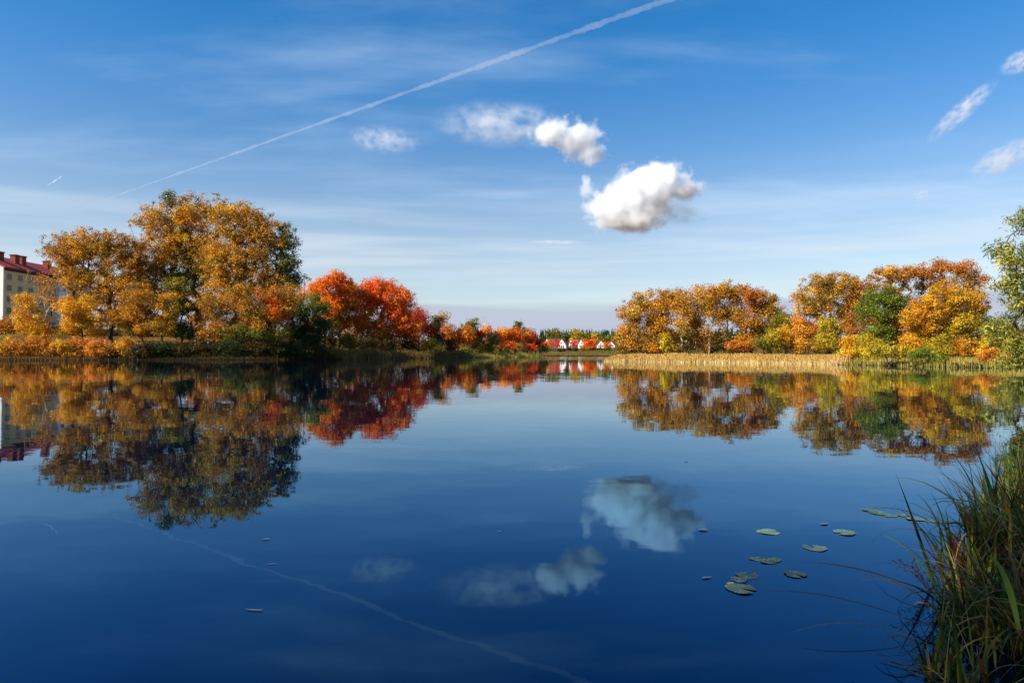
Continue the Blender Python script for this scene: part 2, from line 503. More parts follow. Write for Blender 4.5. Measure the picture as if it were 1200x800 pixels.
    if stems == 1:
        zf = np.clip(P[:10, 2] / hgt, 0, 1)
        rad_[:10] = np.maximum(rad_[:10], tr * (1 - 0.75 * zf)); rad_[0] = tr * 1.35
    e = np.arange(1, len(P))
    TV, TF = tubes(P[par[e]], P[e], np.minimum(rad_[par[e]], rad_[e] * 1.7), rad_[e], 5 if stems == 1 else 4)
    root = empty(name, base, label, cat, group)
    link(trunk_name, np_mesh(name + '_trunk', TV, TF, smooth=True), BARK_PALE if pale else BARK, root)
    link(crown_name, np_mesh(name + '_crown', V, Fq, cols), LEAF, root)
    return root

def shrub(name, px, D, lobes, pal, label, group=None, **kw):
    kw.setdefault('stems', 4); kw.setdefault('clump_px', 4.5); kw.setdefault('layers', 3.2); kw.setdefault('trunk_r', 0.06)
    return plant(name, px, D, lobes, pal, label, group, cat='shrub', crown_name='foliage', trunk_name='stems', fork=0.4, **kw)

# ---- left bank: tall golden trees
plant('golden_tree', 131, 122, [(78, 296, 30, 24, 'bronze'), (112, 290, 36, 24), (148, 303, 32, 30, 'bronze'), (98, 322, 32, 24), (146, 338, 34, 30), (112, 348, 26, 18), (140, 366, 24, 16)],
      'gold', 'golden brown tree with a straight dark trunk, between the apartment block and the tallest tree', trunk_r=0.42, layers=2.9, clump_px=6.5)
plant('tall_tree', 236, 128, [(196, 262, 42, 26), (236, 250, 40, 24), (190, 300, 38, 30), (232, 292, 40, 32), (202, 236, 15, 11, 'olive'), (184, 330, 30, 22, 'bronze'), (214, 285, 24, 20, 'olive'), (214, 322, 26, 20, 'olive'), (244, 322, 24, 18)],
      'gold', 'tallest golden tree, with an olive green sprig at its top', depth=0.7, trunk_r=0.6, clump_px=6.5, layers=2.7)
plant('tall_tree', 268, 124, [(280, 262, 40, 26), (308, 280, 34, 30), (332, 282, 18, 22, 'olive'), (270, 300, 40, 28), (300, 318, 40, 26, 'bronze'), (335, 312, 18, 22, 'olive'), (346, 328, 14, 12, 'dark'), (262, 332, 26, 16), (326, 336, 22, 16)],
      'gold', 'spreading golden tree with dark green tips leaning towards the scarlet maples', depth=0.7, trunk_r=0.55, clump_px=6.5, layers=2.7)
plant('understorey_tree', 168, 118, [(163, 352, 24, 24), (170, 378, 24, 18), (152, 375, 14, 14)], 'bronze', 'small bronze tree on a thin trunk under the tallest tree', layers=3.0, trunk_r=0.18)
plant('understorey_tree', 190, 117, [(192, 356, 20, 22, 'yellow'), (190, 382, 18, 14)], 'gold', 'small yellow and brown tree beside a narrow dark green tree', layers=3.0, trunk_r=0.15)
plant('narrow_green_tree', 213, 119, [(210, 342, 15, 20, 'olive'), (214, 368, 17, 24), (212, 390, 18, 12)], 'dark', 'narrow dark green tree under the tallest golden tree', trunk_r=0.2)
plant('understorey_tree', 250, 118, [(248, 362, 24, 20), (254, 386, 26, 14)], 'mixed', 'low rust and olive tree in front of the forked trunks', layers=3.0, trunk_r=0.2)
plant('understorey_tree', 291, 117, [(285, 352, 26, 20, 'bronze'), (300, 372, 24, 18), (286, 390, 26, 10, 'olive')], 'mixed', 'low bronze tree with olive lower leaves beneath the spreading golden tree', layers=3.0, trunk_r=0.2)
plant('understorey_tree', 322, 118, [(318, 352, 22, 18, 'rust'), (328, 364, 15, 16, 'red'), (322, 388, 24, 12, 'olive'), (342, 352, 14, 18, 'bronze')], 'mixed', 'small tree with a bright red patch next to the dark green tree', layers=3.0, trunk_r=0.18)
plant('dark_green_tree', 356, 124, [(350, 374, 16, 22), (368, 362, 16, 18, 'green'), (358, 394, 24, 12), (378, 380, 14, 14)], 'dark', 'dark green round tree in front of the orange maple', trunk_r=0.3)
plant('young_yellow_tree', 44, 114, [(36, 374, 18, 18), (30, 354, 12, 12), (44, 390, 20, 10)], 'yellow', 'young bright yellow tree before the apartment block', trunk_r=0.1, layers=3.2)
plant('young_yellow_tree', 96, 115, [(92, 362, 24, 18), (104, 380, 24, 14), (80, 384, 18, 10)], 'yellow', 'broad low yellow tree beside the straight dark trunk', trunk_r=0.14, layers=3.6)
plant('sapling', 51, 118, [(56, 340, 16, 12, 'bronze'), (44, 326, 12, 10, 'rust'), (62, 356, 12, 8)], 'bronze', 'thin pale trunked sapling with sparse brown leaves before the apartment block', trunk_r=0.13, layers=0.9, pale=True, lean=0.05)
plant('far_bank_tree', 20, 140, [(6, 385, 14, 10), (22, 380, 12, 9)], 'rust', 'low rusty tree between the parked cars and the young yellow tree', trunk_r=0.12, layers=2.8)

# shrubs along the left waterline
orange_shrubs = [(2, 107, 16, 12), (24, 107, 16, 11), (48, 108, 18, 13), (72, 108, 15, 10), (95, 109, 17, 11), (118, 109, 13, 9), (146, 110, 15, 9)]
for i, (px, D, rx, ry) in enumerate(orange_shrubs):
    shrub('bank_shrub', px, D, [(px, 405 + (i % 2) * 2, rx, ry), (px + 6, 415, rx * 0.9, ry * 0.6), (px - 8, 417, rx * .7, ry * .4, 'under')], 'orangebush' if i % 3 else 'yellow',
          ['yellow shrub at the water below the white gable wall', 'orange shrub at the water below the young bright yellow tree', 'large orange shrub at the water below the pale sapling',
           'second yellow waterside shrub, before the parked cars', 'orange shrub at the water below the broad low yellow tree', 'small orange shrub at the foot of the straight dark trunk', 'yellow shrub at the water between the straight dark trunk and the small bronze tree'][i], 'shrubs below the apartment block')
shaded_shrubs = [(168, 110, 14, 9), (190, 111, 15, 10), (214, 112, 16, 10), (240, 113, 17, 10), (266, 114, 16, 10), (292, 116, 15, 10), (318, 118, 16, 10), (346, 120, 17, 10), (374, 124, 15, 8)]  # dark foliage tones stand in for the shade on this bank
for i, (px, D, rx, ry) in enumerate(shaded_shrubs):
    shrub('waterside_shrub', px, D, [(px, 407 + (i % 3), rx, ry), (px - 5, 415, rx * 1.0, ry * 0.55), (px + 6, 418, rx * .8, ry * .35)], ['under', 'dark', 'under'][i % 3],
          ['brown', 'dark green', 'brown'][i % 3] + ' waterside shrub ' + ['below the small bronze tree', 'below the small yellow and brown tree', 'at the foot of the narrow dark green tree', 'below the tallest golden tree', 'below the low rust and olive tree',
           'below the low bronze tree with olive leaves', 'below the small tree with the red patch', 'in front of the dark green round tree', 'where the dark brown reeds begin'][i], 'shade toned shrubs under the tall trees')

# ---- the scarlet maples
plant('maple', 380, 150, [(370, 340, 18, 18), (392, 336, 20, 18, 'red'), (402, 330, 10, 10), (386, 360, 24, 18), (380, 378, 22, 16, 'mixed'), (400, 350, 14, 20)], 'orange', 'orange maple rising behind the dark green tree', trunk_r=0.35)
plant('maple', 396, 156, [(404, 340, 12, 18, 'bronze'), (408, 362, 12, 20, 'mixed'), (398, 380, 14, 12, 'mixed')], 'bronze', 'bronze tree squeezed between the orange and the scarlet maple', trunk_r=0.25)
plant('maple', 446, 156, [(428, 352, 22, 22), (452, 348, 30, 20), (470, 362, 22, 22), (424, 376, 20, 20, 'orange'), (452, 380, 34, 20), (478, 382, 18, 18, 'red'), (440, 338, 18, 12), (446, 394, 34, 10, 'mixed')], 'red', 'largest scarlet maple with a broad round crown', trunk_r=0.45)
plant('maple', 491, 166, [(488, 376, 14, 16), (498, 388, 11, 14), (482, 394, 12, 10)], 'crimson', 'small dark crimson maple at the end of the scarlet row', trunk_r=0.25)
plant('conifer', 513, 172, [(512, 376, 8, 9, 'under'), (513, 388, 11, 11), (516, 398, 11, 8)], 'dark', 'dark evergreen beside the crimson maple', trunk_r=0.25)
plant('point_tree', 518, 182, [(517, 374, 7, 8, 'bronze'), (522, 386, 8, 9, 'orange')], 'rust', 'small rusty tree peeping over the dark evergreen', trunk_r=0.2)
plant('point_tree', 536, 186, [(530, 390, 10, 10), (543, 388, 11, 10), (538, 400, 14, 8, 'red')], 'orange', 'round orange tree on the low point', trunk_r=0.25)
plant('point_tree', 553, 190, [(551, 381, 11, 8), (556, 392, 12, 10, 'crimson'), (556, 402, 12, 7, 'under')], 'olive', 'olive topped tree with dark red lower leaves on the low point', trunk_r=0.25)
plant('point_tree', 577, 196, [(577, 397, 8, 9), (576, 405, 9, 6)], 'dark', 'small dark green tree among the red trees of the point', trunk_r=0.2)
for i, (px, D, lob, pl) in enumerate([(572, 206, [(570, 388, 9, 7), (574, 396, 8, 6)], 'orange'), (590, 208, [(589, 391, 11, 9), (592, 401, 11, 7)], 'orange'),
                                   (604, 210, [(603, 393, 11, 8), (605, 402, 11, 7)], 'red'), (618, 212, [(617, 394, 10, 8), (619, 403, 9, 7)], 'red'),
                                   (627, 214, [(626, 399, 6, 7), (628, 405, 6, 5)], 'crimson')]):
    plant('red_point_tree', px, D, lob, pl, ['orange tree of the point row, beside the small dark green tree', 'broad orange tree of the point row, below the lone pine', 'first scarlet tree of the point row, touching the broad orange one', 'second scarlet tree of the point row', 'small crimson tree ending the point row beside the dark green bush'][i], 'red trees at the end of the point', trunk_r=0.2, clump_px=5)
plant('pine_tree', 607, 228, [(607, 380, 6, 4), (604, 385, 7, 4), (610, 387, 7, 4)], 'olive', 'lone olive pine standing above the row of red trees', trunk_r=0.25, clump_px=4)
shrub('willow_bush', 506, 158, [(502, 404, 11, 7), (510, 408, 12, 6)], 'lime', 'yellow green round bush on the low point beside the crimson maple')
shrub('point_shrub', 412, 142, [(412, 397, 8, 9), (410, 405, 8, 6)], 'orange', 'bright orange bush below the scarlet maples')
shrub('point_shrub', 402, 141, [(402, 399, 4, 5)], 'crimson', 'small crimson bush touching the bright orange bush')
for i, (px, D, rx, ry) in enumerate([(430, 148, 14, 9), (455, 152, 14, 9), (478, 156, 14, 8), (528, 172, 10, 6)]):
    shrub('hedge_shrub', px, D, [(px, 403, rx, ry), (px + 3, 409, rx, 5)], 'under', 'dark shrub behind the reeds below the scarlet maples', 'dark shrubs behind the reeds')
for i, (px, D, rx, ry) in enumerate([(548, 182, 14, 4), (566, 192, 11, 3.5), (588, 202, 10, 3)]):
    shrub('meadow_bush', px, D, [(px, 411, rx, ry)], 'olive', 'low olive bush on the grass of the point', 'low bushes on the point')
shrub('channel_bush', 634, 226, [(632, 402, 7, 8), (637, 409, 7, 5)], 'dark', 'dark green bush at the tip of the point by the far houses', ground=0.3)

# ---- right bank
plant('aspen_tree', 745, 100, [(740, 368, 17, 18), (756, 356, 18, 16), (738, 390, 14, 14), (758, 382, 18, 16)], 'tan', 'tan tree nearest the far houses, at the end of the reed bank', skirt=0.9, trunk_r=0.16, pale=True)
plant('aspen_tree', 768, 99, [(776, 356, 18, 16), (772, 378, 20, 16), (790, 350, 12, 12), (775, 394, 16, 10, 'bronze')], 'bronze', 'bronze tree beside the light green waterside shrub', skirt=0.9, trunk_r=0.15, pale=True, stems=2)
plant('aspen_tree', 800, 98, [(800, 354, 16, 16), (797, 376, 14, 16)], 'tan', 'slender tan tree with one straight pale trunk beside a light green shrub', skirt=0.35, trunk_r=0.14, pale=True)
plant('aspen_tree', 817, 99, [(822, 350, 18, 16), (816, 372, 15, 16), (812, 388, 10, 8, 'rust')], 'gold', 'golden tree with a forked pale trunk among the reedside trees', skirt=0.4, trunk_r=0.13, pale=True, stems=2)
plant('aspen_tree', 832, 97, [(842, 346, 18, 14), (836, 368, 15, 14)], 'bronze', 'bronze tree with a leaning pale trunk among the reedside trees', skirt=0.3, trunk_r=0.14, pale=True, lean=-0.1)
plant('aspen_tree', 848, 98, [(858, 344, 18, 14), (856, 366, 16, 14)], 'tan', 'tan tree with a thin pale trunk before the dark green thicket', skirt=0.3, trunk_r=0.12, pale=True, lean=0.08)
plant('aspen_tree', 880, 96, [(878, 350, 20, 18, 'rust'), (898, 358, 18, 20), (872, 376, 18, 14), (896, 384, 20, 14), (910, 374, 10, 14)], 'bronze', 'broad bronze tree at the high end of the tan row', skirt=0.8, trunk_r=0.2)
for px in (826, 848, 866, 806):
    shrub('thicket', px, 112, [(px, 396, 12, 9), (px + 4, 406, 12, 6)], 'dark', 'dark green thicket seen between the pale trunks', 'dark thickets behind the pale trunks')
for px, pl in ((735, 'under'), (752, 'bronze'), (770, 'under'), (788, 'under')):
    shrub('undergrowth', px, 108, [(px, 402, 9, 8), (px, 409, 9, 5)], pl, 'brown undergrowth beneath the tan and bronze trees', 'brown undergrowth on the reed bank')
shrub('lime_shrub', 783, 92, [(781, 400, 8, 8), (785, 408, 10, 6)], 'lime', 'light green shrub at the reeds between bronze and tan trees')
shrub('orange_shrub', 866, 88, [(862, 404, 12, 6), (876, 405, 12, 6)], 'orangebush', 'low orange brown shrub behind the reeds')
shrub('green_shrub', 896, 86, [(892, 402, 12, 8), (902, 406, 12, 6)], 'olive', 'olive shrub between the orange brown and the yellow shrubs')
shrub('yellow_shrub', 922, 80, [(906, 394, 12, 10, 'lime'), (924, 395, 17, 14), (938, 403, 16, 10)], 'yellow', 'broad bright yellow shrub behind the reeds')
plant('small_tree', 924, 92, [(922, 376, 14, 12, 'olive'), (930, 388, 14, 10, 'bronze')], 'mixed', 'small olive brown tree filling the dip between taller crowns', trunk_r=0.12)
plant('open_tree', 972, 78, [(962, 338, 24, 18), (986, 332, 22, 14), (946, 352, 16, 14), (1000, 348, 14, 18, 'rust'), (972, 354, 24, 14), (952, 368, 18, 10), (988, 368, 16, 12)], 'tan', 'open tan tree with sky showing through its limbs', trunk_r=0.2, layers=3.2)
plant('small_tree', 946, 76, [(942, 380, 14, 12), (950, 394, 16, 12)], 'orangebush', 'small orange tree below the open tan tree', trunk_r=0.1)
shrub('lime_bush', 974, 72, [(972, 380, 13, 14), (978, 398, 18, 14), (964, 402, 16, 12)], 'lime', 'tall lime green bush below the open tan tree')
plant('small_tree', 1000, 76, [(1000, 380, 11, 14), (1002, 398, 11, 12, 'under')], 'rust', 'small rust brown tree between the lime and the green', trunk_r=0.1)
plant('rust_tree', 1012, 86, [(1014, 338, 15, 14), (1008, 358, 15, 14, 'bronze'), (1018, 374, 14, 12)], 'rust', 'slim reddish brown tree between the open tan tree and the green leafed tree', layers=3.0, trunk_r=0.15)
plant('green_tree', 1038, 70, [(1036, 350, 26, 16), (1022, 366, 18, 14), (1054, 356, 16, 14), (1028, 392, 20, 12), (1042, 376, 16, 12, 'olive')], 'green', 'green leafed tree standing among golden ones', trunk_r=0.16)
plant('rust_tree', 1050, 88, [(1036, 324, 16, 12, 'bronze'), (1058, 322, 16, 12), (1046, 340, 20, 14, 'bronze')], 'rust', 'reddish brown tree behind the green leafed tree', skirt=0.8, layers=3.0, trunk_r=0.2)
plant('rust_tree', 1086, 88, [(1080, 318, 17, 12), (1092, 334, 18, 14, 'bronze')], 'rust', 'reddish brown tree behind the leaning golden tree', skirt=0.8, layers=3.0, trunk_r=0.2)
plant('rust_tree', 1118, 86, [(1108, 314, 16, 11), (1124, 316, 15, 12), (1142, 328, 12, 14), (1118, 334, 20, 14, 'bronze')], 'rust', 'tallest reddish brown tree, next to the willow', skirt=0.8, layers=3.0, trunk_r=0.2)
plant('leaning_golden_tree', 1128, 60, [(1082, 366, 26, 18), (1108, 350, 28, 16), (1134, 356, 20, 18), (1090, 386, 28, 16), (1122, 382, 22, 18, 'lime'), (1144, 380, 16, 18, 'lime')], 'gold', 'golden yellow tree with limbs leaning towards the water', trunk_r=0.16, lean=0.1, layers=4)
shrub('yellow_bush', 1042, 56, [(1034, 410, 18, 10), (1056, 413, 16, 9)], 'lime', 'yellow green bush at the water beside the end of the reeds')
shrub('green_bush', 1086, 54, [(1082, 416, 16, 9), (1096, 419, 12, 8)], 'green', 'low green bush under the leaning golden tree')
shrub('gap_bush', 1142, 56, [(1140, 412, 14, 11), (1130, 420, 10, 8)], 'under', 'dark brown bush standing in for a shaded gap at the foot of the leaning golden tree')  # dark foliage fills a spot that is only a shaded gap
shrub('bank_brush', 1164, 50, [(1160, 418, 14, 9), (1180, 420, 14, 10)], 'orangebush', 'low orange brush on the bank beneath the willow')
shrub('bank_brush', 1176, 52, [(1170, 400, 16, 14), (1186, 396, 14, 16)], 'lime', 'lime brush between the leaning golden tree and the willow')
plant('willow_tree', 1262, 36, [(1196, 258, 10, 16), (1222, 262, 24, 26), (1188, 292, 26, 14), (1172, 306, 14, 8), (1208, 318, 30, 20), (1182, 336, 24, 14), (1196, 360, 26, 18), (1180, 384, 24, 14), (1196, 408, 20, 18), (1194, 436, 13, 14), (1204, 446, 16, 10),
                               (1240, 300, 34, 34), (1244, 370, 34, 40), (1230, 420, 24, 20)],
      'willow', 'willow with narrow olive leaves arching over the water', leaf_px=5.0, aspect=0.26, droop=0.35, layers=2.5, clump_px=9, trunk_r=0.22, depth=0.7)

# ---- fill behind: thickets and back rows seen between the trunks
for i, (px, D, lob, pl) in enumerate([(150, 150, [(146, 372, 18, 16), (152, 392, 20, 12)], 'mixed'), (196, 152, [(200, 352, 20, 20), (196, 382, 22, 18)], 'olive'), (238, 150, [(236, 350, 22, 20), (240, 380, 24, 18)], 'bronze'),
                                    (278, 152, [(276, 346, 22, 22), (280, 378, 24, 18)], 'mixed'), (314, 150, [(312, 340, 22, 20), (316, 374, 24, 18)], 'bronze'), (344, 154, [(344, 350, 16, 20), (346, 384, 20, 16)], 'olive')]):
    plant('back_row_tree', px, D, lob, pl, ['mottled', 'olive', 'bronze', 'mottled', 'bronze', 'olive'][i] + ' tree in the back row ' + ['behind the small bronze tree', 'behind the narrow dark green tree', 'behind the tallest golden tree', 'behind the low rust and olive tree', 'behind the spreading golden tree', 'behind the dark green round tree'][i], 'back row behind the tall golden trees', trunk_r=0.2, layers=2.3)
for i, px in enumerate(range(-10, 420, 22)):
    shrub('slope_shrub', px, 138 + (i * 7) % 13, [(px, 393 + i % 4, 15, 10), (px + 5, 403, 15, 7)], ['rust', 'under', 'orangebush', 'under', 'bronze'][i % 5] if px < 140 else ['under', 'dark', 'under', 'olive'][i % 4],
          ('rusty orange' if px < 140 else 'dull brown green') + ' shrub on the slope ' + ('around the parked cars' if px < 140 else 'behind the tall golden trees'), 'shrubs on the slope around the parked cars' if px < 140 else 'shrubs on the slope behind the tall trees', layers=1.9)
for i, px in enumerate(range(900, 1230, 20)):
    shrub('back_thicket', px, 96 + (i * 5) % 11, [(px, 392 - (i % 3) * 5, 14, 14), (px + 6, 406, 15, 10)], ['olive', 'bronze', 'under', 'mixed', 'dark'][i % 5],
          ['olive', 'bronze', 'brown', 'mottled', 'dark green'][i % 5] + ' thicket behind the trees beyond the yellow shrubs', ['olive', 'bronze', 'brown', 'mottled', 'dark green'][i % 5] + ' thickets beyond the yellow shrubs', clump_px=6, layers=1.9)
for i, (px, D, rx, ry, pl) in enumerate([(996, 64, 16, 12, 'yellow'), (1016, 62, 16, 13, 'lime'), (1064, 60, 15, 14, 'yellow'), (1108, 58, 16, 14, 'lime'), (1128, 56, 14, 12, 'bronze'), (1156, 54, 14, 14, 'yellow')]):
    shrub('bank_edge_shrub', px, D, [(px, 404, rx, ry), (px + 4, 414, rx, ry * .7)], pl, ['bright yellow shrub beside the tall lime green bush', 'lime shrub at the foot of the green leafed tree', 'bright yellow shrub behind the low green bush', 'lime shrub beneath the leaning limbs of the golden tree',
           'bronze shrub beside the dark brown bush', 'bright yellow shrub between the dark brown bush and the willow'][i], 'shrubs under the green and golden trees', clump_px=6)
for i, px in enumerate(range(560, 632, 9)):
    shrub('point_underbrush', px, 203 + i % 3, [(px, 407, 8, 5)], ['under', 'crimson', 'rust'][i % 3], 'brushwood at the foot of the red trees on the point', 'brushwood under the red trees on the point', clump_px=4)

# ---- trees on the near bank beside the camera; they shade the sedges
def standing(name, x, y, lobes, pal, label, **kw):
    px = 600 + x / 20 * FPX
    global gz
    old = gz; z = gz(x, y); gz = lambda a, b: z
    root = plant(name, px, 20, [(px + a / 20 * FPX, 414.5 - (c - CAM_H) / 20 * FPX, d / 20 * FPX, e / 20 * FPX) for a, c, d, e in lobes], pal, label, **kw)
    gz = old
    root.location = (x, y, z)
standing('bank_tree', -6.5, -2.6, [(0, 6.2, 2.6, 1.8), (1.2, 7.8, 2.4, 1.6), (-1.2, 7.2, 2.2, 1.8), (.2, 9.0, 2.0, 1.2)], 'olive', 'olive leaved tree on the near bank shading the sedges', leaf_px=6, clump_px=16, layers=0.5, trunk_r=.18)
standing('bank_tree', -12.5, -5.5, [(0, 7, 3, 2.2), (1.4, 9.2, 2.8, 2), (-1.2, 9, 2.4, 2)], 'gold', 'golden tree on the near bank behind the olive leaved one', leaf_px=7, clump_px=18, layers=0.5, trunk_r=.22)


# ---- far shore
for i, (px, D, lob, pl) in enumerate([(648, 505, [(644, 392, 6, 5), (652, 390, 6, 6), (650, 399, 9, 6)], 'olive'), (676, 500, [(674, 391, 8, 5), (680, 394, 7, 6), (676, 400, 9, 5)], 'lime'),
                                   (690, 510, [(690, 393, 6, 5), (692, 400, 7, 5)], 'olive'), (700, 505, [(699, 393, 6, 4), (702, 400, 7, 5)], 'lime'), (714, 510, [(714, 397, 8, 5)], 'green'),
                                   (664, 512, [(663, 396, 5, 4), (664, 402, 6, 4)], 'green')]):
    plant('far_tree', px, D, lob, pl, {'olive': 'olive', 'lime': 'yellow green', 'green': 'green'}[pl] + ' tree rising behind the ' + ['far house by the channel bush', 'sideways turned far house', 'larger red tree of the far houses', 'gabled far house by the orange tree', 'small far white house', 'far house with the broadest gable'][i], 'green trees behind the far houses', clump_px=3, leaf_px=1.5)
for i, (px, D, lob, pl) in enumerate([(641, 425, [(641, 402, 6, 5), (642, 408, 6, 4)], 'red'), (690, 425, [(687, 403, 5, 5), (694, 402, 5, 5), (690, 408, 8, 4)], 'red'), (653, 428, [(653, 404, 3, 4)], 'crimson'),
                                   (712, 420, [(712, 405, 6, 5)], 'orange'), (673, 430, [(672, 403, 3, 4)], 'crimson'), (722, 400, [(722, 398, 5, 7), (726, 405, 6, 5)], 'rust')]):
    plant('far_red_tree', px, D, lob, pl, 'small red tree standing between the far houses', 'red trees between the far houses', clump_px=3, leaf_px=1.5)
for i, px in enumerate((638, 648, 657, 666, 675, 684, 694, 703, 712, 721)):
    shrub('far_shrub', px, 395 - (i % 3) * 8, [(px, 410, 6, 3)], ['dark', 'olive', 'dark', 'under'][i % 4], 'dark shrub in the hedge before the far houses', 'hedge before the far houses', clump_px=2.5, leaf_px=1.4)

def conifer_wood():
    rng = np.random.default_rng(5)
    Vs, Fs, Cs, o = [], [], [], 0
    for k_ in range(520):
        x = rng.uniform(-60, 230); y = rng.uniform(600, 800)
        h = rng.uniform(8, 13); z = gz(x, y)
        nl = 7
        r = h * 0.17
        cc = lin((34, 50, 30)) if rng.random() < .75 else lin((64, 74, 32))
        for li in range(nl):
            zb = z + h * (0.1 + 0.86 * li / nl); rr = r * (1 - li / nl) + 0.25; ht = h / nl * 1.9
            m = 7
            th = np.arange(m) * 2 * np.pi / m + rng.random()
            rad = rr * rng.uniform(0.6, 1.25, m)
            ring = np.column_stack([x + np.cos(th) * rad, y + np.sin(th) * rad, np.full(m, zb) - rng.random(m) * 0.5])
            Vs.append(ring); Vs.append([[x, y, zb + ht]])
            i = np.arange(m)
            Fs.append(np.column_stack([o + i, o + (i + 1) % m, np.full(m, o + m)]))
            Cs.append(np.tile(cc * rng.uniform(0.7, 1.3), (m, 1)))
            o += m + 1
    me = np_mesh('conifer_wood', np.concatenate(Vs), np.concatenate(Fs), np.concatenate(Cs))
    tag(link('conifer_wood', me, LEAF), 'dark conifer wood along the ridge behind the far houses', 'wood', kind='stuff')
conifer_wood()

# ------------------------------------------------------------------ reeds and grass
def shore_points(i0, i1, n, dmin, dmax, rng):
    seg = [(SHORE[i], SHORE[i + 1]) for i in range(i0, i1)]
    L = np.array([np.linalg.norm(b - a) for a, b in seg]); pick = rng.choice(len(seg), n, p=L / L.sum())
    A = np.array([s[0] for s in seg])[pick]; B = np.array([s[1] for s in seg])[pick]
    t = rng.random((n, 1)); d = unit(B - A)
    nrm = np.stack([d[:, 1], -d[:, 0]], 1)
    return A + (B - A) * t + nrm * rng.uniform(dmin, dmax, (n, 1))

def blades(P, h, wd, rng, lean=0.18, segs=2, pal='tan', plume=False, pals=None):
    n = len(P); z0 = np.maximum(height(P), -0.05)
    ang = rng.uniform(0, 6.283, n); ln = np.abs(rng.normal(size=n)) * lean
    und = np.zeros(n)
    for q_ in range(9):
        fr_ = 0.12 * 1.6 ** q_; th_ = rng.uniform(0, 6.283)
        und += np.sin((P[:, 0] * math.cos(th_) + P[:, 1] * math.sin(th_)) * fr_ + rng.uniform(0, 6.283)) * 0.9 ** q_
    und = np.clip(0.5 + und * 0.17, 0, 1)
    H = h * rng.uniform(0.5, 1.15, n) * (0.72 + 0.5 * und)
    side_a = rng.uniform(0, 6.283, n)
    side = np.stack([np.cos(side_a), np.sin(side_a), np.zeros(n)], 1)
    dirn = np.stack([np.cos(ang), np.sin(ang), np.zeros(n)], 1)
    rows = []
    for s in range(segs + 1):
        f = s / segs
        c = np.column_stack([P, z0]) + dirn * (ln * H * f * f)[:, None] + np.array((0, 0, 1.0)) * (H * f)[:, None]
        wdt = wd * (1 - 0.85 * f) * 0.5
        rows.append((c - side * wdt, c + side * wdt))
    V = np.stack([q for r in rows for q in r], 1)
    base = (np.arange(n) * 2 * (segs + 1))[:, None]
    F = np.concatenate([np.stack([base[:, 0] + 2 * s, base[:, 0] + 2 * s + 1, base[:, 0] + 2 * s + 3, base[:, 0] + 2 * s + 2], 1) for s in range(segs)])
    pc = lin(pal); col = pc[np.clip((rng.random(n) * 0.6 + und * 0.4) * len(pc), 0, len(pc) - 1).astype(int)] * np.exp(rng.normal(size=(n, 1)) * 0.22)
    cols = np.tile(col, (segs, 1))
    V = V.reshape(-1, 3)
    if plume:
        tip = (rows[-1][0] + rows[-1][1]) / 2
        m = rng.random(n) < 0.5; tp = tip[m]; k = m.sum()
        pl = wd * 1.6; ph = h * 0.14
        sd_ = side[m] * pl
        up = np.array((0, 0, 1.0)) * ph
        PV = np.stack([tp - up, tp + sd_, tp + up, tp - sd_], 1).reshape(-1, 3)
        PF = len(V) + np.arange(4 * k).reshape(k, 4)
        V = np.concatenate([V, PV]); F = np.concatenate([F, PF]); cols = np.concatenate([cols, np.tile(pc[0] * 0.85, (k, 1))])
    return V, F, cols

REED_T = [(196, 156, 80), (236, 200, 128), (246, 220, 160), (216, 174, 98), (232, 190, 106), (242, 210, 146)]
REED_D = [(128, 98, 50), (106, 82, 42), (150, 118, 64), (92, 78, 38)]
GRASS_G = [(96, 98, 36), (122, 112, 44), (80, 82, 32), (150, 128, 56)]
GRASS_SHADE = [(42, 42, 22), (54, 48, 26), (66, 54, 28), (84, 58, 28)]  # shade under the tall trees put into the blade colours
GRASS_L = [(150, 140, 60), (170, 150, 70), (128, 124, 52), (190, 164, 84)]
def bed(name, label, cat, i0, i1, n, d0, d1, h, wd, pal, seed, plume=False, lean=0.18):
    rng = np.random.default_rng(seed)
    P = shore_points(i0, i1, n, d0, d1, rng)
    V, F, c = blades(P, h, wd, rng, lean, 2, pal, plume)
    tag(link(name, np_mesh(name, V, F, c), BLADE), label, cat, kind='stuff')
bed('reed_bed', 'pale straw coloured reeds fringing the bank below the tan trees', 'reeds', 14, 20, 25000, -0.6, 3.5, 0.60, 0.036, REED_T, 11, True, 0.34)
bed('reed_bed', 'dark brown reeds at the water below the scarlet maples', 'reeds', 34, 36, 8000, -1.2, 3.0, 1.5, 0.06, REED_D, 12, True)
bed('bank_grass', 'low green and yellow grass on the bank by the leaning golden tree', 'grass', 11, 14, 9000, -0.3, 6.0, 0.35, 0.03, GRASS_L, 13)
bed('bank_grass', 'grass and litter coloured as in shade on the bank under the tall golden trees', 'grass', 36, 38, 9000, -0.6, 7.0, 0.5, 0.06, GRASS_SHADE, 14)
bed('bank_grass', 'orange tinged grass on the bank below the apartment block', 'grass', 38, 40, 7000, -0.6, 7.0, 0.5, 0.06, [(130, 84, 32), (96, 76, 32), (150, 100, 40), (70, 62, 28)], 15)
bed('meadow_grass', 'pale olive meadow grass on the low point', 'grass', 30, 34, 16000, -0.5, 9.0, 0.9, 0.08, GRASS_L, 16)
bed('far_grass', 'olive grass along the far shore before the houses', 'grass', 23, 27, 9000, -0.5, 60.0, 0.9, 0.12, GRASS_G, 17)

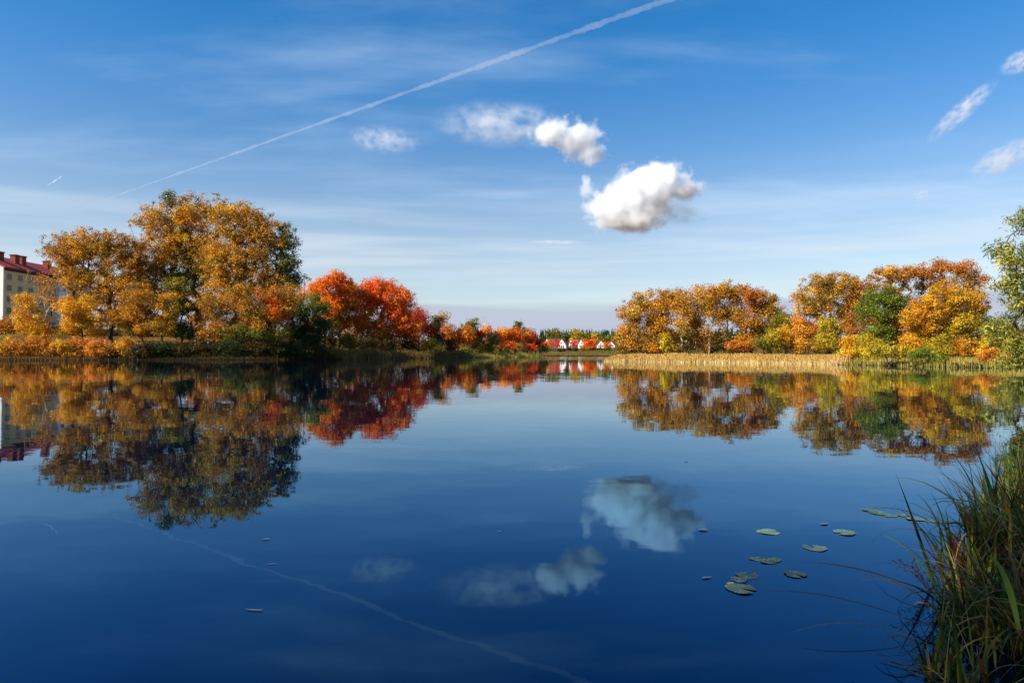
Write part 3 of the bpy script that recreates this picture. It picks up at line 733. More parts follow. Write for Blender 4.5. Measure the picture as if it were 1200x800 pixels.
# ------------------------------------------------------------------ buildings
def box_bm(bm, x0, x1, y0, y1, z0, z1):
    v = [bm.verts.new(p) for p in ((x0, y0, z0), (x1, y0, z0), (x1, y1, z0), (x0, y1, z0), (x0, y0, z1), (x1, y0, z1), (x1, y1, z1), (x0, y1, z1))]
    for f in ((0, 3, 2, 1), (4, 5, 6, 7), (0, 1, 5, 4), (1, 2, 6, 5), (2, 3, 7, 6), (3, 0, 4, 7)): bm.faces.new([v[i] for i in f])
def box_mesh(name, *boxes, bevel=0.0):
    bm = bmesh.new()
    for b in boxes: box_bm(bm, *b)
    if bevel: bmesh.ops.bevel(bm, geom=bm.edges[:], offset=bevel, segments=2, affect='EDGES')
    me = bpy.data.meshes.new(name); bm.to_mesh(me); bm.free()
    return me
def prism_mesh(name, prof, axis, a, b, bevel=0.0):
    """profile of (p, z) swept along axis 'x' or 'y' from a to b"""
    bm = bmesh.new()
    mk = (lambda p, z, t: (t, p, z)) if axis == 'x' else (lambda p, z, t: (p, t, z))
    A = [bm.verts.new(mk(p, z, a)) for p, z in prof]; B = [bm.verts.new(mk(p, z, b)) for p, z in prof]
    n = len(prof)
    bm.faces.new(A); bm.faces.new(B[::-1])
    for i in range(n): bm.faces.new((A[(i + 1) % n], A[i], B[i], B[(i + 1) % n]))
    bmesh.ops.recalc_face_normals(bm, faces=bm.faces[:])
    if bevel: bmesh.ops.bevel(bm, geom=bm.edges[:], offset=bevel, segments=2, affect='EDGES')
    me = bpy.data.meshes.new(name); bm.to_mesh(me); bm.free()
    return me

WHITE = mottled('white_render', lin((216, 212, 204)), lin((236, 232, 224)), 0.6, 0.9)
YELLOWISH = mottled('yellow_render', lin((214, 180, 118)), lin((226, 194, 134)), 0.4, 0.9)
SALMON = mottled('salmon_render', lin((214, 150, 112)), lin((224, 164, 126)), 0.5, 0.9)
REDROOF = mottled('red_roof_tile', lin((140, 34, 24)), lin((178, 52, 34)), 1.5, 0.7)
ORANGEROOF = mottled('orange_roof_tile', lin((164, 96, 80)), lin((190, 122, 104)), 1.5, 0.75)
BRICK = mottled('chimney_brick', lin((110, 40, 32)), lin((140, 58, 44)), 3, 0.85)
FRAME = principled('window_frame', lin((176, 168, 156)), 0.5)
GLASS = principled('window_glass', lin((26, 30, 36)), 0.08)
TRIM = principled('dark_trim', lin((70, 44, 38)), 0.7)
DOORM = principled('door_paint', lin((86, 56, 40)), 0.5)

def window_on(parent, cx, cy, cz, w_, h_, axis):
    """axis 'x': on a wall facing +x at x=cx; axis 'y': on a wall facing -y at y=cy"""
    t = 0.09
    if axis == 'x':
        fr = box_mesh('window', (0, .08, -w_/2, w_/2, -h_/2, -h_/2 + t), (0, .08, -w_/2, w_/2, h_/2 - t, h_/2), (0, .08, -w_/2, -w_/2 + t, -h_/2 + t, h_/2 - t),
                      (0, .08, w_/2 - t, w_/2, -h_/2 + t, h_/2 - t), (0, .07, -t/2, t/2, -h_/2 + t, h_/2 - t))
        pn = box_mesh('pane', (-.02, .03, -w_/2 + .05, w_/2 - .05, -h_/2 + .05, h_/2 - .05))
        sl = box_mesh('sill', (0, .18, -w_/2 - .08, w_/2 + .08, -h_/2 - .07, -h_/2 - .003))
    else:
        fr = box_mesh('window', (-w_/2, w_/2, -.08, 0, -h_/2, -h_/2 + t), (-w_/2, w_/2, -.08, 0, h_/2 - t, h_/2), (-w_/2, -w_/2 + t, -.08, 0, -h_/2 + t, h_/2 - t),
                      (w_/2 - t, w_/2, -.08, 0, -h_/2 + t, h_/2 - t), (-t/2, t/2, -.07, 0, -h_/2 + t, h_/2 - t))
        pn = box_mesh('pane', (-w_/2 + .05, w_/2 - .05, -.03, .02, -h_/2 + .05, h_/2 - .05))
        sl = box_mesh('sill', (-w_/2 - .08, w_/2 + .08, -.18, 0, -h_/2 - .07, -h_/2 - .003))
    f = link('window', fr, FRAME, parent, (cx, cy, cz))
    link('pane', pn, GLASS, f); link('sill', sl, FRAME, f)
    return f

def apartment():
    X, Y = -127.0, 170.0
    g = gz(X + 2, Y) - 0.3
    b = empty('apartment_building', (X, Y, g), 'yellow apartment block with a white gable wall and dark red roof behind the trees', 'building')
    L, W = 36.0, 13.0
    ez = at(12, 313, 172)[2] - g; rz = at(0, 297, 170)[2] - g
    link('wall', prism_mesh('wall', [(-W, 0), (0, 0), (0, ez), (-W, ez)], 'y', 0.3, L), YELLOWISH, b)
    gable = prism_mesh('gable_wall', [(-W - .1, 0), (.12, 0), (.12, ez), (-W / 2, rz - 0.35), (-W - .1, ez)], 'y', -0.05, 0.297)
    o = link('gable_wall', gable, WHITE, b); o['label'] = 'plain white gable wall'
    t = .28; ov = .8
    sl = (rz - ez) / (W / 2)
    rf = prism_mesh('roof', [(ov, ez - sl * ov), (ov, ez - sl * ov + t), (-W / 2, rz + t), (-W - ov, ez - sl * ov + t), (-W - ov, ez - sl * ov), (-W / 2, rz)], 'y', -0.5, L + .5)
    roof = link('roof', rf, REDROOF, b)
    link('gutter', box_mesh('gutter', (ov - .05, ov + .12, -0.5, L + .5, ez - sl * ov - .16, ez - sl * ov + .05)), TRIM, b)
    for yy in (3.0, 8.5, 11.0, 21.0, 30.0):
        link('chimney', box_mesh('chimney', (-4.6, -3.2, yy, yy + 1.6, rz - 2.6, rz + .8), (-4.75, -3.05, yy - .15, yy + 1.75, rz + .8, rz + 1.02)), BRICK, roof)
    link('cornice', box_mesh('cornice', (0, .25, 0.35, L, ez - .95, ez - .55)), TRIM, b)
    for r in range(6):
        zc = ez - 2.35 - r * 2.85
        if zc < 1.4: continue
        for c in range(9):
            yy = 2.1 + c * 3.85
            if c == 5: continue
            window_on(b, 0.0, yy, zc, 1.7, 1.5, 'x')
    bay = link('stair_bay', box_mesh('stair_bay', (0, 1.2, 19.6, 23.2, 0, ez - 1.4)), WHITE, b)
    for r in range(5):
        window_on(bay, 1.2, 21.4, ez - 3.6 - r * 2.85, 1.2, 1.3, 'x')
    link('entrance_canopy', box_mesh('entrance_canopy', (1.2, 3.2, 19.3, 23.5, 2.9, 3.15)), BRICK, b)
    link('entrance_door', box_mesh('entrance_door', (1.2, 1.28, 20.7, 22.1, 0.35, 2.6)), DOORM, b)
apartment()

def gable_house(px, D, wpx, top_py, base_py, length, rz, wallm, roofm, label, group=None, chimney=True):
    k = D / FPX
    x = at(px, 414, D)[0]; g = gz(x, D) - .2
    Wd = wpx * k; H = at(px, top_py, D)[2] - g; E = max(1.8, H - Wd * 0.72)
    b = empty('gable_house', (x, D, g), label, 'house', group, rz)
    h = Wd / 2
    link('wall', prism_mesh('wall', [(-h, 0), (h, 0), (h, E), (0, H), (-h, E)], 'y', 0, length), wallm, b)
    t = .22; ov = .35; s = (H - E) / h
    roof = link('roof', prism_mesh('roof', [(-h - ov, E - s * ov + .03), (0, H + .03), (h + ov, E - s * ov + .03), (h + ov, E - s * ov + .03 + t), (0, H + .03 + t), (-h - ov, E - s * ov + .03 + t)], 'y', -.25, length + .3), roofm, b)
    if chimney:
        link('chimney', box_mesh('chimney', (.5, 1.1, length * .55, length * .55 + .7, H - 1.4, H + .9)), BRICK, roof)
    for zz in (1.5, 4.1):
        if zz + .8 > E + .6: continue
        for xx in (-h * .45, h * .45):
            window_on(b, xx, 0.0, zz, .9, 1.1, 'y')
    window_on(b, 0.0, 0.0, E + (H - E) * .38, .7, .9, 'y')
    for yy in (length * .3, length * .7): window_on(b, h, yy, 1.6, 1.1, 1.1, 'x')
    link('door', box_mesh('door', (-.45, .45, -.07, 0, 0.2, 2.25) if h * .45 > 1.0 else (-.4, .4, -.07, 0, .2, 1.0)), DOORM, b)
    return b
gable_house(641, 455, 9, 397, 409, 12, R(-50), WHITE, ORANGEROOF, 'far house showing its orange roof over a red tree by the channel bush')
gable_house(658, 445, 10.5, 397, 409, 11, R(-14), WHITE, ORANGEROOF, 'far house with the broadest white gable')
gable_house(669, 462, 8, 398, 409, 10, R(-62), WHITE, ORANGEROOF, 'far house turned sideways next to the broadest white gable')
gable_house(681, 448, 8, 398, 409, 11, R(-34), WHITE, ORANGEROOF, 'far white gabled house beside the larger red tree')
gable_house(704, 446, 9.5, 399, 408.5, 11, R(-12), WHITE, ORANGEROOF, 'far white gabled house between the red tree and the orange tree')
gable_house(716, 452, 9, 400, 408, 10, R(-20), WHITE, ORANGEROOF, 'small far white house behind the orange tree')
gable_house(743, 380, 9, 399, 408, 10, R(-10), WHITE, ORANGEROOF, 'white gabled house glimpsed between the tan trees of the reed bank')
gable_house(408, 190, 26, 372, 402, 14, R(8), SALMON, ORANGEROOF, 'salmon coloured house glimpsed between the scarlet maples')
gable_house(158, 185, 30, 374, 402, 12, R(-20), WHITE, REDROOF, 'white house glimpsed beneath the tall golden trees')

# ------------------------------------------------------------------ parked cars
TYRE = principled('tyre', lin((20, 20, 21)), 0.8); RIM = principled('rim', lin((150, 152, 156)), 0.3, Metallic=0.9)
LAMPG = principled('lamp_glass', lin((220, 222, 226)), 0.1); REDL = principled('tail_light_glass', lin((140, 12, 14)), 0.2)
def car(px, D, rz, paint, label):
    x = at(px, 414, D)[0]; c = empty('parked_car', (x, D, gz(x, D)), label, 'car', 'cars parked below the apartment block', rz)
    pm = principled('paint_' + label.split()[0], lin(paint), 0.3)
    prof = [(-2.1, .35), (2.1, .35), (2.15, .62), (2.0, .86), (1.15, .95), (-1.75, 1.0), (-2.1, .9)]
    link('body', prism_mesh('body', prof, 'y', -.86, .86, .05), pm, c)
    cab = [(1.12, .93), (.45, 1.42), (-1.15, 1.46), (-1.85, .98)]
    link('cabin', prism_mesh('cabin', cab, 'y', -.74, .74, .05), pm, c)
    for s in (-1, 1):
        link('side_window', prism_mesh('side_window', [(.9, 1.0), (.4, 1.36), (-1.05, 1.39), (-1.5, 1.02)], 'y', s * .735, s * .752), GLASS, c)
    link('windscreen', prism_mesh('windscreen', [(1.16, .97), (1.12, .97), (.50, 1.40), (.54, 1.42)], 'y', -.66, .66), GLASS, c)
    link('rear_window', prism_mesh('rear_window', [(-1.22, 1.43), (-1.18, 1.45), (-1.80, 1.03), (-1.84, 1.03)], 'y', -.62, .62), GLASS, c)
    for xx in (-1.3, 1.3):
        for s in (-1, 1):
            V, F = tubes([(xx, s * .68, .32)], [(xx, s * .88, .32)], [.32], [.32], 16)
            V = np.concatenate([V, [(xx, s * .88, .32)]]); n = 16
            F3 = np.array([[16 + i, 16 + (i + 1) % n, 32, 32] for i in range(n)])
            bm = bmesh.new(); vs_ = [bm.verts.new(v) for v in V]
            for f in F: bm.faces.new([vs_[i] for i in f])
            for f in F3: bm.faces.new([vs_[i] for i in f[:3]])
            me = bpy.data.meshes.new('wheel'); bm.to_mesh(me); bm.free()
            wl_ = link('wheel', me, TYRE, c)
            link('rim', box_mesh('rim', (xx - .17, xx + .17, min(s * .875, s * .893), max(s * .875, s * .893), .15, .49), bevel=.006), RIM, wl_)
    for s in (-1, 1):
        link('headlight', box_mesh('headlight', (2.02, 2.13, s * .62 - .16, s * .62 + .16, .66, .80)), LAMPG, c)
        link('tail_light', box_mesh('tail_light', (-2.12, -2.04, s * .66 - .12, s * .66 + .12, .70, .88)), REDL, c)
car(60, 150, R(-75), (24, 26, 32), 'dark parked car facing the lake beside the pale sapling')
car(92, 150, R(-70), (190, 192, 194), 'silver parked car behind the broad low yellow tree')
car(4, 152, R(-80), (70, 74, 84), 'grey parked car below the white gable wall')

# ------------------------------------------------------------------ floating leaves
def lily_mesh(seed, r, notch=0.35, lobes=1):
    rng = np.random.default_rng(seed); bm = bmesh.new()
    n = 28
    ph = rng.uniform(0, 6.28, 3)
    th = np.linspace(notch / 2, 2 * np.pi - notch / 2, n)
    rows = []
    c = bm.verts.new((0, 0, 0.001))
    for q in (0.35, 0.7, 1.0):
        row = []
        for t_ in th:
            rr = r * q * (1 + 0.07 * math.sin(3 * t_ + ph[0]) + 0.04 * math.sin(7 * t_ + ph[1]) + 0.03 * rng.normal() * q)
            z = 0.001 + 0.0022 * max(0, math.sin(2 * t_ + ph[2])) * q ** 3
            row.append(bm.verts.new((rr * math.cos(t_), rr * math.sin(t_), z)))
        rows.append(row)
    for i in range(n - 1):
        bm.faces.new((c, rows[0][i], rows[0][i + 1]))
        for a, b in zip(rows[:-1], rows[1:]): bm.faces.new((a[i], b[i], b[i + 1], a[i + 1]))
    for f in bm.faces: f.smooth = True
    me = bpy.data.meshes.new('lily_pad'); bm.to_mesh(me); bm.free()
    return me

def pad_material(name, a, b, c):
    def bld(t, p):
        co = t.new('ShaderNodeTexCoord').outputs['Object']
        x, y, z = t.xyz(co)
        ang = t.math('ARCTAN2', y, x)
        vein = t.math('ABSOLUTE', t.math('SINE', t.math('MULTIPLY', ang, 9.0)))
        n = t.noise(co, 38, 5, 0.65)
        base = t.mix(t.sstep(n, 0.35, 0.65), tuple(a), tuple(b))
        base = t.mix(t.math('MULTIPLY', t.sstep(n, 0.60, 0.72), 0.7), base, tuple(c))
        base = t.mix(t.math('MULTIPLY', t.math('SUBTRACT', 1.0, t.sstep(vein, 0.0, 0.22)), 0.35), base, tuple(np.array(b) * 1.3))
        t.put(p.inputs['Base Color'], base)
        bu = t.new('ShaderNodeBump'); bu.inputs['Strength'].default_value = 0.4; bu.inputs['Distance'].default_value = 0.004
        t.put(bu.inputs['Height'], t.math('ADD', n, vein)); t.put(p.inputs['Normal'], bu.outputs[0])
    return principled(name, None, 0.28, bld)
PADM = [pad_material('lily_leaf_green', lin((46, 72, 48)), lin((84, 106, 70)), lin((140, 130, 70))),
        pad_material('lily_leaf_pale', lin((70, 96, 74)), lin((112, 130, 98)), lin((104, 90, 50))),
        pad_material('lily_leaf_yellow', lin((190, 140, 40)), lin((210, 120, 40)), lin((120, 80, 30)))]
def on_water(px, py):
    u, v = (px - 600) / FPX, (400 - py) / FPX
    fy, fz = math.cos(PITCH) - v * math.sin(PITCH), math.sin(PITCH) + v * math.cos(PITCH)
    k = -CAM_H / fz
    return np.array((u * k, fy * k, 0.0)), k
SINGLE = 'single round green lily pad floating on open water'
pads = [(900, 623, 26, 1, 'pale lily pad alone on the water beyond the touching trio'), (955, 642, 27, 1, 'pale lily pad alone between the trio and the sedges'), (990, 624, 25, 1, 'pale lily pad beside the dark curled leaf'), (932, 673, 25, 0, 'single darker green lily pad beside the largest pad'),
        (888, 655, 18, 0, 'lily pad in the touching trio beyond the largest pad'), (900, 658, 18, 0, 'lily pad in the touching trio beyond the largest pad'), (908, 656, 16, 0, 'lily pad in the touching trio beyond the largest pad'),
        (868, 690, 34, 0, 'largest green lily pad, with a yellow leaf lying at its edge'), (876, 674, 26, 0, 'green lily pad touching the largest pad on its far side'), (866, 679, 20, 1, 'pale lily pad tucked between two greener pads'),
        (856, 684, 9, 2, 'small yellow leaf stuck to the largest lily pad'),
        (1020, 598, 16, 0, 'lily pad in the raft beside the sedges'), (1030, 601, 20, 0, 'lily pad in the raft beside the sedges'), (1042, 604, 16, 0, 'lily pad in the raft beside the sedges'),
        (1060, 604, 16, 0, 'lily pad in the raft beside the sedges'), (1072, 608, 18, 1, 'lily pad in the raft beside the sedges'), (1090, 610, 16, 1, 'lily pad in the raft beside the sedges')]
GRP = {SINGLE: 'single lily pads on open water', 'lily pad in the touching trio beyond the largest pad': 'trio of touching lily pads', 'lily pad in the raft beside the sedges': 'raft of lily pads beside the sedges'}
for i, (px, py, wpx, m, lb) in enumerate(pads):
    p, k = on_water(px, py)
    me = lily_mesh(40 + i, wpx * k / FPX / 2, 0.4 + 0.1 * (i % 3))
    me.materials.append(PADM[m])
    o = link('lily_pad' if m < 2 else 'fallen_leaf', me, None, None, p + np.array((0, 0, 0.0006 + 0.0007 * (i % 4))))
    o.rotation_euler = (0, 0, i * 1.7)
    tag(o, lb, 'lily pad' if m < 2 else 'leaf', GRP.get(lb))

def curled_leaf(px, py, wpx, col, label, group=None, asp=0.3, rz=0.3, name='floating_leaf'):
    p, k = on_water(px, py); L = wpx * k / FPX
    V, F = [], []
    n = 8
    for i in range(n + 1):
        f = i / n; wd = L * asp * math.sin(math.pi * min(1, f * 0.9 + 0.06)) * 0.5
        z = 0.002 + L * 0.05 * (2 * f - 1) ** 2
        for s, zz in ((-1, 0.25 * wd), (0, 0), (1, 0.25 * wd)): V.append(((f - .5) * L, s * wd, z + zz))
    for i in range(n):
        for j in range(2): F.append((3 * i + j, 3 * i + j + 1, 3 * i + j + 4, 3 * i + j + 3))
    o = link(name, np_mesh(name, np.array(V), np.array(F), np.tile(lin(col), (len(F), 1)), True), PAD, None, p)
    o.rotation_euler = (0, 0, rz)
    tag(o, label, 'leaf', group)
curled_leaf(312, 632, 8, (150, 130, 100), 'tiny curled brown leaf afloat on open blue water', asp=.6)
curled_leaf(318, 661, 12, (176, 186, 190), 'thin pale willow leaf floating on dark blue water', 'thin pale leaves on the dark water', .2, .2)
curled_leaf(298, 715, 22, (170, 176, 176), 'thin pale willow leaf floating on dark blue water', 'thin pale leaves on the dark water', .16, -.15)
curled_leaf(585, 623, 7, (150, 160, 170), 'tiny grey leaf alone on the blue water', asp=.4)
curled_leaf(824, 621, 12, (52, 40, 34), 'dark brown curled leaf floating beside the cloud reflection', asp=.7, rz=-.3)
curled_leaf(966, 614, 13, (60, 56, 50), 'dark curled leaf floating among the single lily pads', asp=.5, rz=.5)
curled_leaf(828, 677, 14, (70, 84, 84), 'faint grey leaf floating by the largest lily pad', asp=.4, rz=.4)
curled_leaf(804, 541, 5, (50, 46, 44), 'tiny dark leaf far out on the smooth water', asp=.6)

# ------------------------------------------------------------------ sedges at the camera
def ribbon(P0, n, L, wd, rng, az, tilt, curl, seg=9):
    """arching blades from base points; returns V, F(per blade seg quads x2 for a V fold)"""
    f = np.linspace(0, 1, seg + 1)
    d = np.stack([np.cos(az), np.sin(az), np.zeros(n)], 1)
    side = np.stack([-np.sin(az), np.cos(az), np.zeros(n)], 1)
    tw = rng.normal(size=n) * 0.7
    pos = P0.copy(); V = []
    ang = tilt.copy()
    step = (L / seg)[:, None]
    for i in range(seg + 1):
        t = d * np.sin(ang)[:, None] + np.array((0, 0, 1.0)) * np.cos(ang)[:, None]
        nrm = np.cross(side, t)
        sd2 = side * np.cos(tw * f[i])[:, None] + nrm * np.sin(tw * f[i])[:, None]
        w_ = (wd * (1 - f[i] ** 2.2) * (0.55 + 0.9 * f[i] * (1 - f[i]) * 2) * 0.5 + 0.0004)[:, None]
        V += [pos - sd2 * w_, pos - np.cross(sd2, t) * w_ * 0.35, pos + sd2 * w_]
        if i < seg:
            ang = ang + curl * (0.35 + 1.3 * f[i]) / seg
            pos = pos + t * step
    V = np.stack(V, 1)
    V[:, :, 2] = np.maximum(V[:, :, 2], 0.004)
    nb = 3 * (seg + 1)
    base = np.arange(n) * nb
    F = []
    for i in range(seg):
        for j in (0, 1):
            F.append(np.stack([base + 3 * i + j, base + 3 * i + j + 1, base + 3 * i + j + 4, base + 3 * i + j + 3], 1))
    F = np.concatenate(F)
    return V.reshape(-1, 3), F, 2 * seg

SEDGE = [(54, 70, 24), (68, 86, 28), (42, 54, 22), (98, 106, 36), (104, 92, 38)]
DRY = [(120, 98, 48), (146, 112, 56), (104, 70, 36), (128, 60, 34), (90, 84, 40)]
def tussock(x, y, n, L, wd, label, seed, dry=0.2, rad=0.16, out=0.5, az0=None, spread=6.283, group=None, curl=1.3):
    rng = np.random.default_rng(seed)
    z = max(gz(x, y), -0.05) - 0.03
    root = empty('sedge_tussock', (x, y, z), label, 'sedge', group)
    for nm, m, pal in (('blades', int(n * (1 - dry)), SEDGE), ('dry_blades', max(4, int(n * dry)), DRY)):
        az = rng.uniform(0, spread, m) if az0 is None else az0 + rng.uniform(-spread / 2, spread / 2, m)
        r = rad * np.sqrt(rng.random(m)); a2 = rng.uniform(0, 6.283, m)
        P0 = np.stack([np.cos(a2) * r, np.sin(a2) * r, np.zeros(m)], 1)
        tilt = np.abs(rng.normal(size=m)) * out * 0.55 + 0.04
        cu = np.abs(rng.normal(size=m)) * curl * (1.5 if nm == 'dry_blades' else 1) + 0.15
        Ls = L * rng.uniform(0.55, 1.15, m)
        V, F, per = ribbon(P0, m, Ls, wd * rng.uniform(0.6, 1.3, m), rng, az, tilt, cu)
        V[:, 2] = np.maximum(V[:, 2], 0.004 - z)
        pc = lin(pal); c = pc[rng.integers(0, len(pc), m)] * np.exp(rng.normal(size=(m, 1)) * 0.2)
        o = link(nm, np_mesh(nm, V, F, np.tile(c, (per, 1)), True), BLADE, root)
        o['kind'] = 'stuff'
    return root
# (px, D): where each tussock stands on the near bank
tus = [(1150, 3.6, 90, 0.80, .016, 'tall upright green sedge tussock arching over the lily raft', 0.12, .14, .5, 1.2),
       (1185, 4.4, 80, 0.80, .016, 'tall green sedge tussock behind the arching one', 0.12, .16, .4, 1.0),
       (1120, 2.9, 80, 0.62, .013, 'leaning sedge tussock beside the twiggy weed', 0.25, .13, .6, 1.5),
       (1185, 3.0, 110, 0.72, .014, 'dense sedge tussock in the heart of the clump', 0.25, .18, .5, 1.3),
       (1150, 2.45, 110, 0.52, .011, 'tangled low sedge tussock with many dry straws', 0.45, .16, .8, 1.7),
       (1200, 2.3, 110, 0.55, .011, 'sedge tussock of dry reddish straws beside the tangled one', 0.5, .16, .8, 1.6),
       (1100, 2.1, 60, 0.40, .009, 'short sedge tuft at the water edge with straws over the water', 0.45, .10, 1.0, 1.3),
       (1235, 3.4, 90, 0.80, .014, 'sedge tussock on the bank behind the dry reddish one', 0.2, .18, .5, 1.3),
       (1215, 5.0, 80, 0.50, .014, 'farthest green sedge tussock along the near bank', 0.2, .2, .5, 1.2),
       (1260, 2.6, 100, 0.70, .012, 'sedge tussock higher on the near bank', 0.3, .2, .6, 1.4)]
for i, (px, D, n, L, wd, lb, dry, rad, out, cu) in enumerate(tus):
    x = at(px + 20, 414, D)[0]
    tussock(x, D, int(n * 1.4), L * (.84 if D < 3.2 else .64), wd * .98, lb, 300 + i, dry, rad, out * .8, curl=cu * .9, az0=R(165), spread=R(290))

def straw(px, D, L, wd, az, tilt, curl, col, label, seed, z0=0.05):
    rng = np.random.default_rng(seed)
    x = at(px, 414, D)[0]
    V, F, per = ribbon(np.zeros((1, 3)), 1, np.array([L]), np.array([wd]), rng, np.array([az]), np.array([tilt]), np.array([curl]), 14)
    z = max(gz(x, D), 0) + z0
    V[:, 2] = np.maximum(V[:, 2], 0.004 - z)
    o = link('sedge_straw', np_mesh('sedge_straw', V, F, np.tile(lin(col), (len(F), 1)), True), BLADE, None, (x, D, z))
    tag(o, label, 'straw')
straw(1110, 2.25, .62, .010, R(172), 1.2, .55, (120, 84, 44), 'long reddish brown straw reaching out flat over the water', 1, .08)
straw(1105, 2.12, .55, .010, R(192), 1.1, .8, (110, 104, 54), 'olive straw bent down to the water in the corner', 2, .08)
straw(1115, 2.6, .55, .008, R(165), 1.2, .5, (72, 66, 50), 'dark straw lying low across the dark water', 3, .06)
straw(1160, 2.2, .50, .016, R(150), .5, 1.9, (170, 96, 48), 'broad rusty blade arching over the tangled sedges', 4, .25)
straw(1190, 2.1, .45, .018, R(220), .5, 1.0, (146, 158, 66), 'broad yellow green blade leaning across the dry straws', 5, .15)

def twiggy():
    rng = np.random.default_rng(77)
    D = 2.85; x = at(1084, 414, D)[0]
    root = empty('twiggy_weed', (x, D, 0), 'dark purplish twiggy weed rising from the water before the sedges', 'weed')
    A, B, ra = [], [], []
    LC, = [[]]
    for s in range(7):
        p = np.array((rng.normal() * .05 + .03, rng.normal() * .05, -.02)); d = unit(np.array((-.35 + rng.normal() * .3, rng.normal() * .25, 1.0)))
        for i in range(7):
            q = p + d * .045; A.append(p); B.append(q); ra.append(.0022 * (1 - i / 9))
            if i > 1:
                for _ in range(3):
                    e = unit(d + rng.normal(size=3) * .9); t = q + e * rng.uniform(.02, .06); A.append(q); B.append(t); ra.append(.001)
                    for z in range(3): LC.append(q + (t - q) * rng.uniform(.3, 1.1) + rng.normal(size=3) * .004)
            d = unit(d + rng.normal(size=3) * .22 + np.array((-.05, 0, -.04))); p = q
    V, F = tubes(A, B, np.array(ra), np.array(ra) * .8, 5)
    root.scale = (.62, .62, .62)
    link('stems', np_mesh('twig_stems', V, F, smooth=True), principled('weed_stem', lin((58, 34, 36)), .7), root)
    LC = np.array(LC); n = len(LC)
    V, F = leaf_quads(LC, unit(rng.normal(size=(n, 3)) + np.array((0, 0, .6))), rng.uniform(.008, .018, n), rng, .5)
    c = lin([(46, 34, 44), (62, 44, 46), (40, 44, 38)])[rng.integers(0, 3, n)]
    link('leaves', np_mesh('twig_leaves', V, F, c), LEAF, root)
twiggy()
shrub('rusty_bank_weed', 1212, 7.2, [(1208, 556, 14, 12, 'under'), (1224, 540, 20, 18), (1206, 570, 18, 12, 'under')], 'under', 'rusty brown weed on the near bank beyond the sedges', leaf_px=6, clump_px=9, layers=2.2, trunk_r=.01)

# ------------------------------------------------------------------ clouds
def cloud_volume(name, dens, aniso=0.3, noise_scale=None, thr=(0.4, 0.6), lobes=None, albedo=0.986):
    """vapour; lobes: [(centre, radii)] in object space, else a soft unit ball when noise is used, else even density"""
    m = bpy.data.materials.new(name); m.use_nodes = True
    t = NT(m.node_tree); t.n.clear()
    vol = t.new('ShaderNodeVolumePrincipled')
    vol.inputs['Color'].default_value = (albedo, albedo * 1.003, albedo * 1.006, 1)
    vol.inputs['Anisotropy'].default_value = aniso
    if noise_scale:
        co = t.new('ShaderNodeTexCoord').outputs['Object']
        nz = t.noise(co, noise_scale, 7, 0.62)
        if lobes:
            f = None
            for c, r_ in lobes:
                q = t.vmath('DIVIDE', t.vmath('SUBTRACT', co, tuple(float(x) for x in c)), tuple(float(x) for x in r_))
                d = t.math('SUBTRACT', 1.0, t.vmath('LENGTH', q))
                f = d if f is None else t.math('SMOOTH_MAX', f, d, 0.25)
            d = t.sstep(t.math('ADD', f, t.math('MULTIPLY', t.math('SUBTRACT', nz, 0.5), 2.3)), *thr)
        else:
            d = t.sstep(nz, *thr)
            r_ = t.vmath('LENGTH', co)
            d = t.math('MULTIPLY', d, t.math('SUBTRACT', 1.0, t.sstep(r_, 0.25, 0.98)))
        t.put(vol.inputs['Density'], t.math('MULTIPLY', d, dens))
    else:
        vol.inputs['Density'].default_value = dens
    o = t.new('ShaderNodeOutputMaterial'); t.l.new(vol.outputs[0], o.inputs['Volume'])
    return m

def puff_cloud(name, label, lobes, Y, dens, thr, seed, nscale):
    k = Y / FPX
    c0 = at(np.mean([l[0] for l in lobes]), np.mean([l[1] for l in lobes]), Y)
    bm = bmesh.new(); L = []
    for (cx, cy_, rx, ry) in lobes:
        c = at(cx, cy_, Y) - c0
        rad = np.array((rx, (rx + ry) / 2, ry)) * k
        L.append((c, rad))
        bmesh.ops.create_icosphere(bm, subdivisions=3, radius=1.0, matrix=Matrix.Translation(c) @ Matrix.Diagonal((*(rad * 1.22), 1)))
    me0 = bpy.data.meshes.new(name); bm.to_mesh(me0); bm.free()
    ob = bpy.data.objects.new(name, me0); COL.objects.link(ob)
    md = ob.modifiers.new('r', 'REMESH'); md.mode = 'VOXEL'; md.voxel_size = 3 * k
    dg = bpy.context.evaluated_depsgraph_get()
    me = bpy.data.meshes.new_from_object(ob.evaluated_get(dg))
    ob.modifiers.clear(); ob.data = me; me.name = name
    me.materials.clear(); me.materials.append(cloud_volume(name + '_vapour', dens, .2, nscale / k, thr, L))
    ob.location = tuple(float(v) for v in c0)
    tag(ob, label, 'cloud')
    return ob
puff_cloud('cumulus_cloud', 'large white cumulus cloud with a grey underside', [(716, 246, 34, 26), (750, 232, 46, 36), (772, 212, 40, 24), (800, 222, 30, 15), (738, 260, 48, 14)], 3000, .060, (.02, .85), 1, .065)
puff_cloud('cumulus_cloud', 'smaller ragged white cumulus cloud beside the large one', [(648, 156, 34, 21), (676, 162, 36, 27), (692, 180, 25, 20)], 3000, .045, (.18, .90), 2, .07)
puff_cloud('cloud_shred', 'small shred of cloud between the two cumulus clouds', [(686, 212, 9, 13), (688, 222, 12, 12)], 3000, .03, (.2, .9), 3, .09)

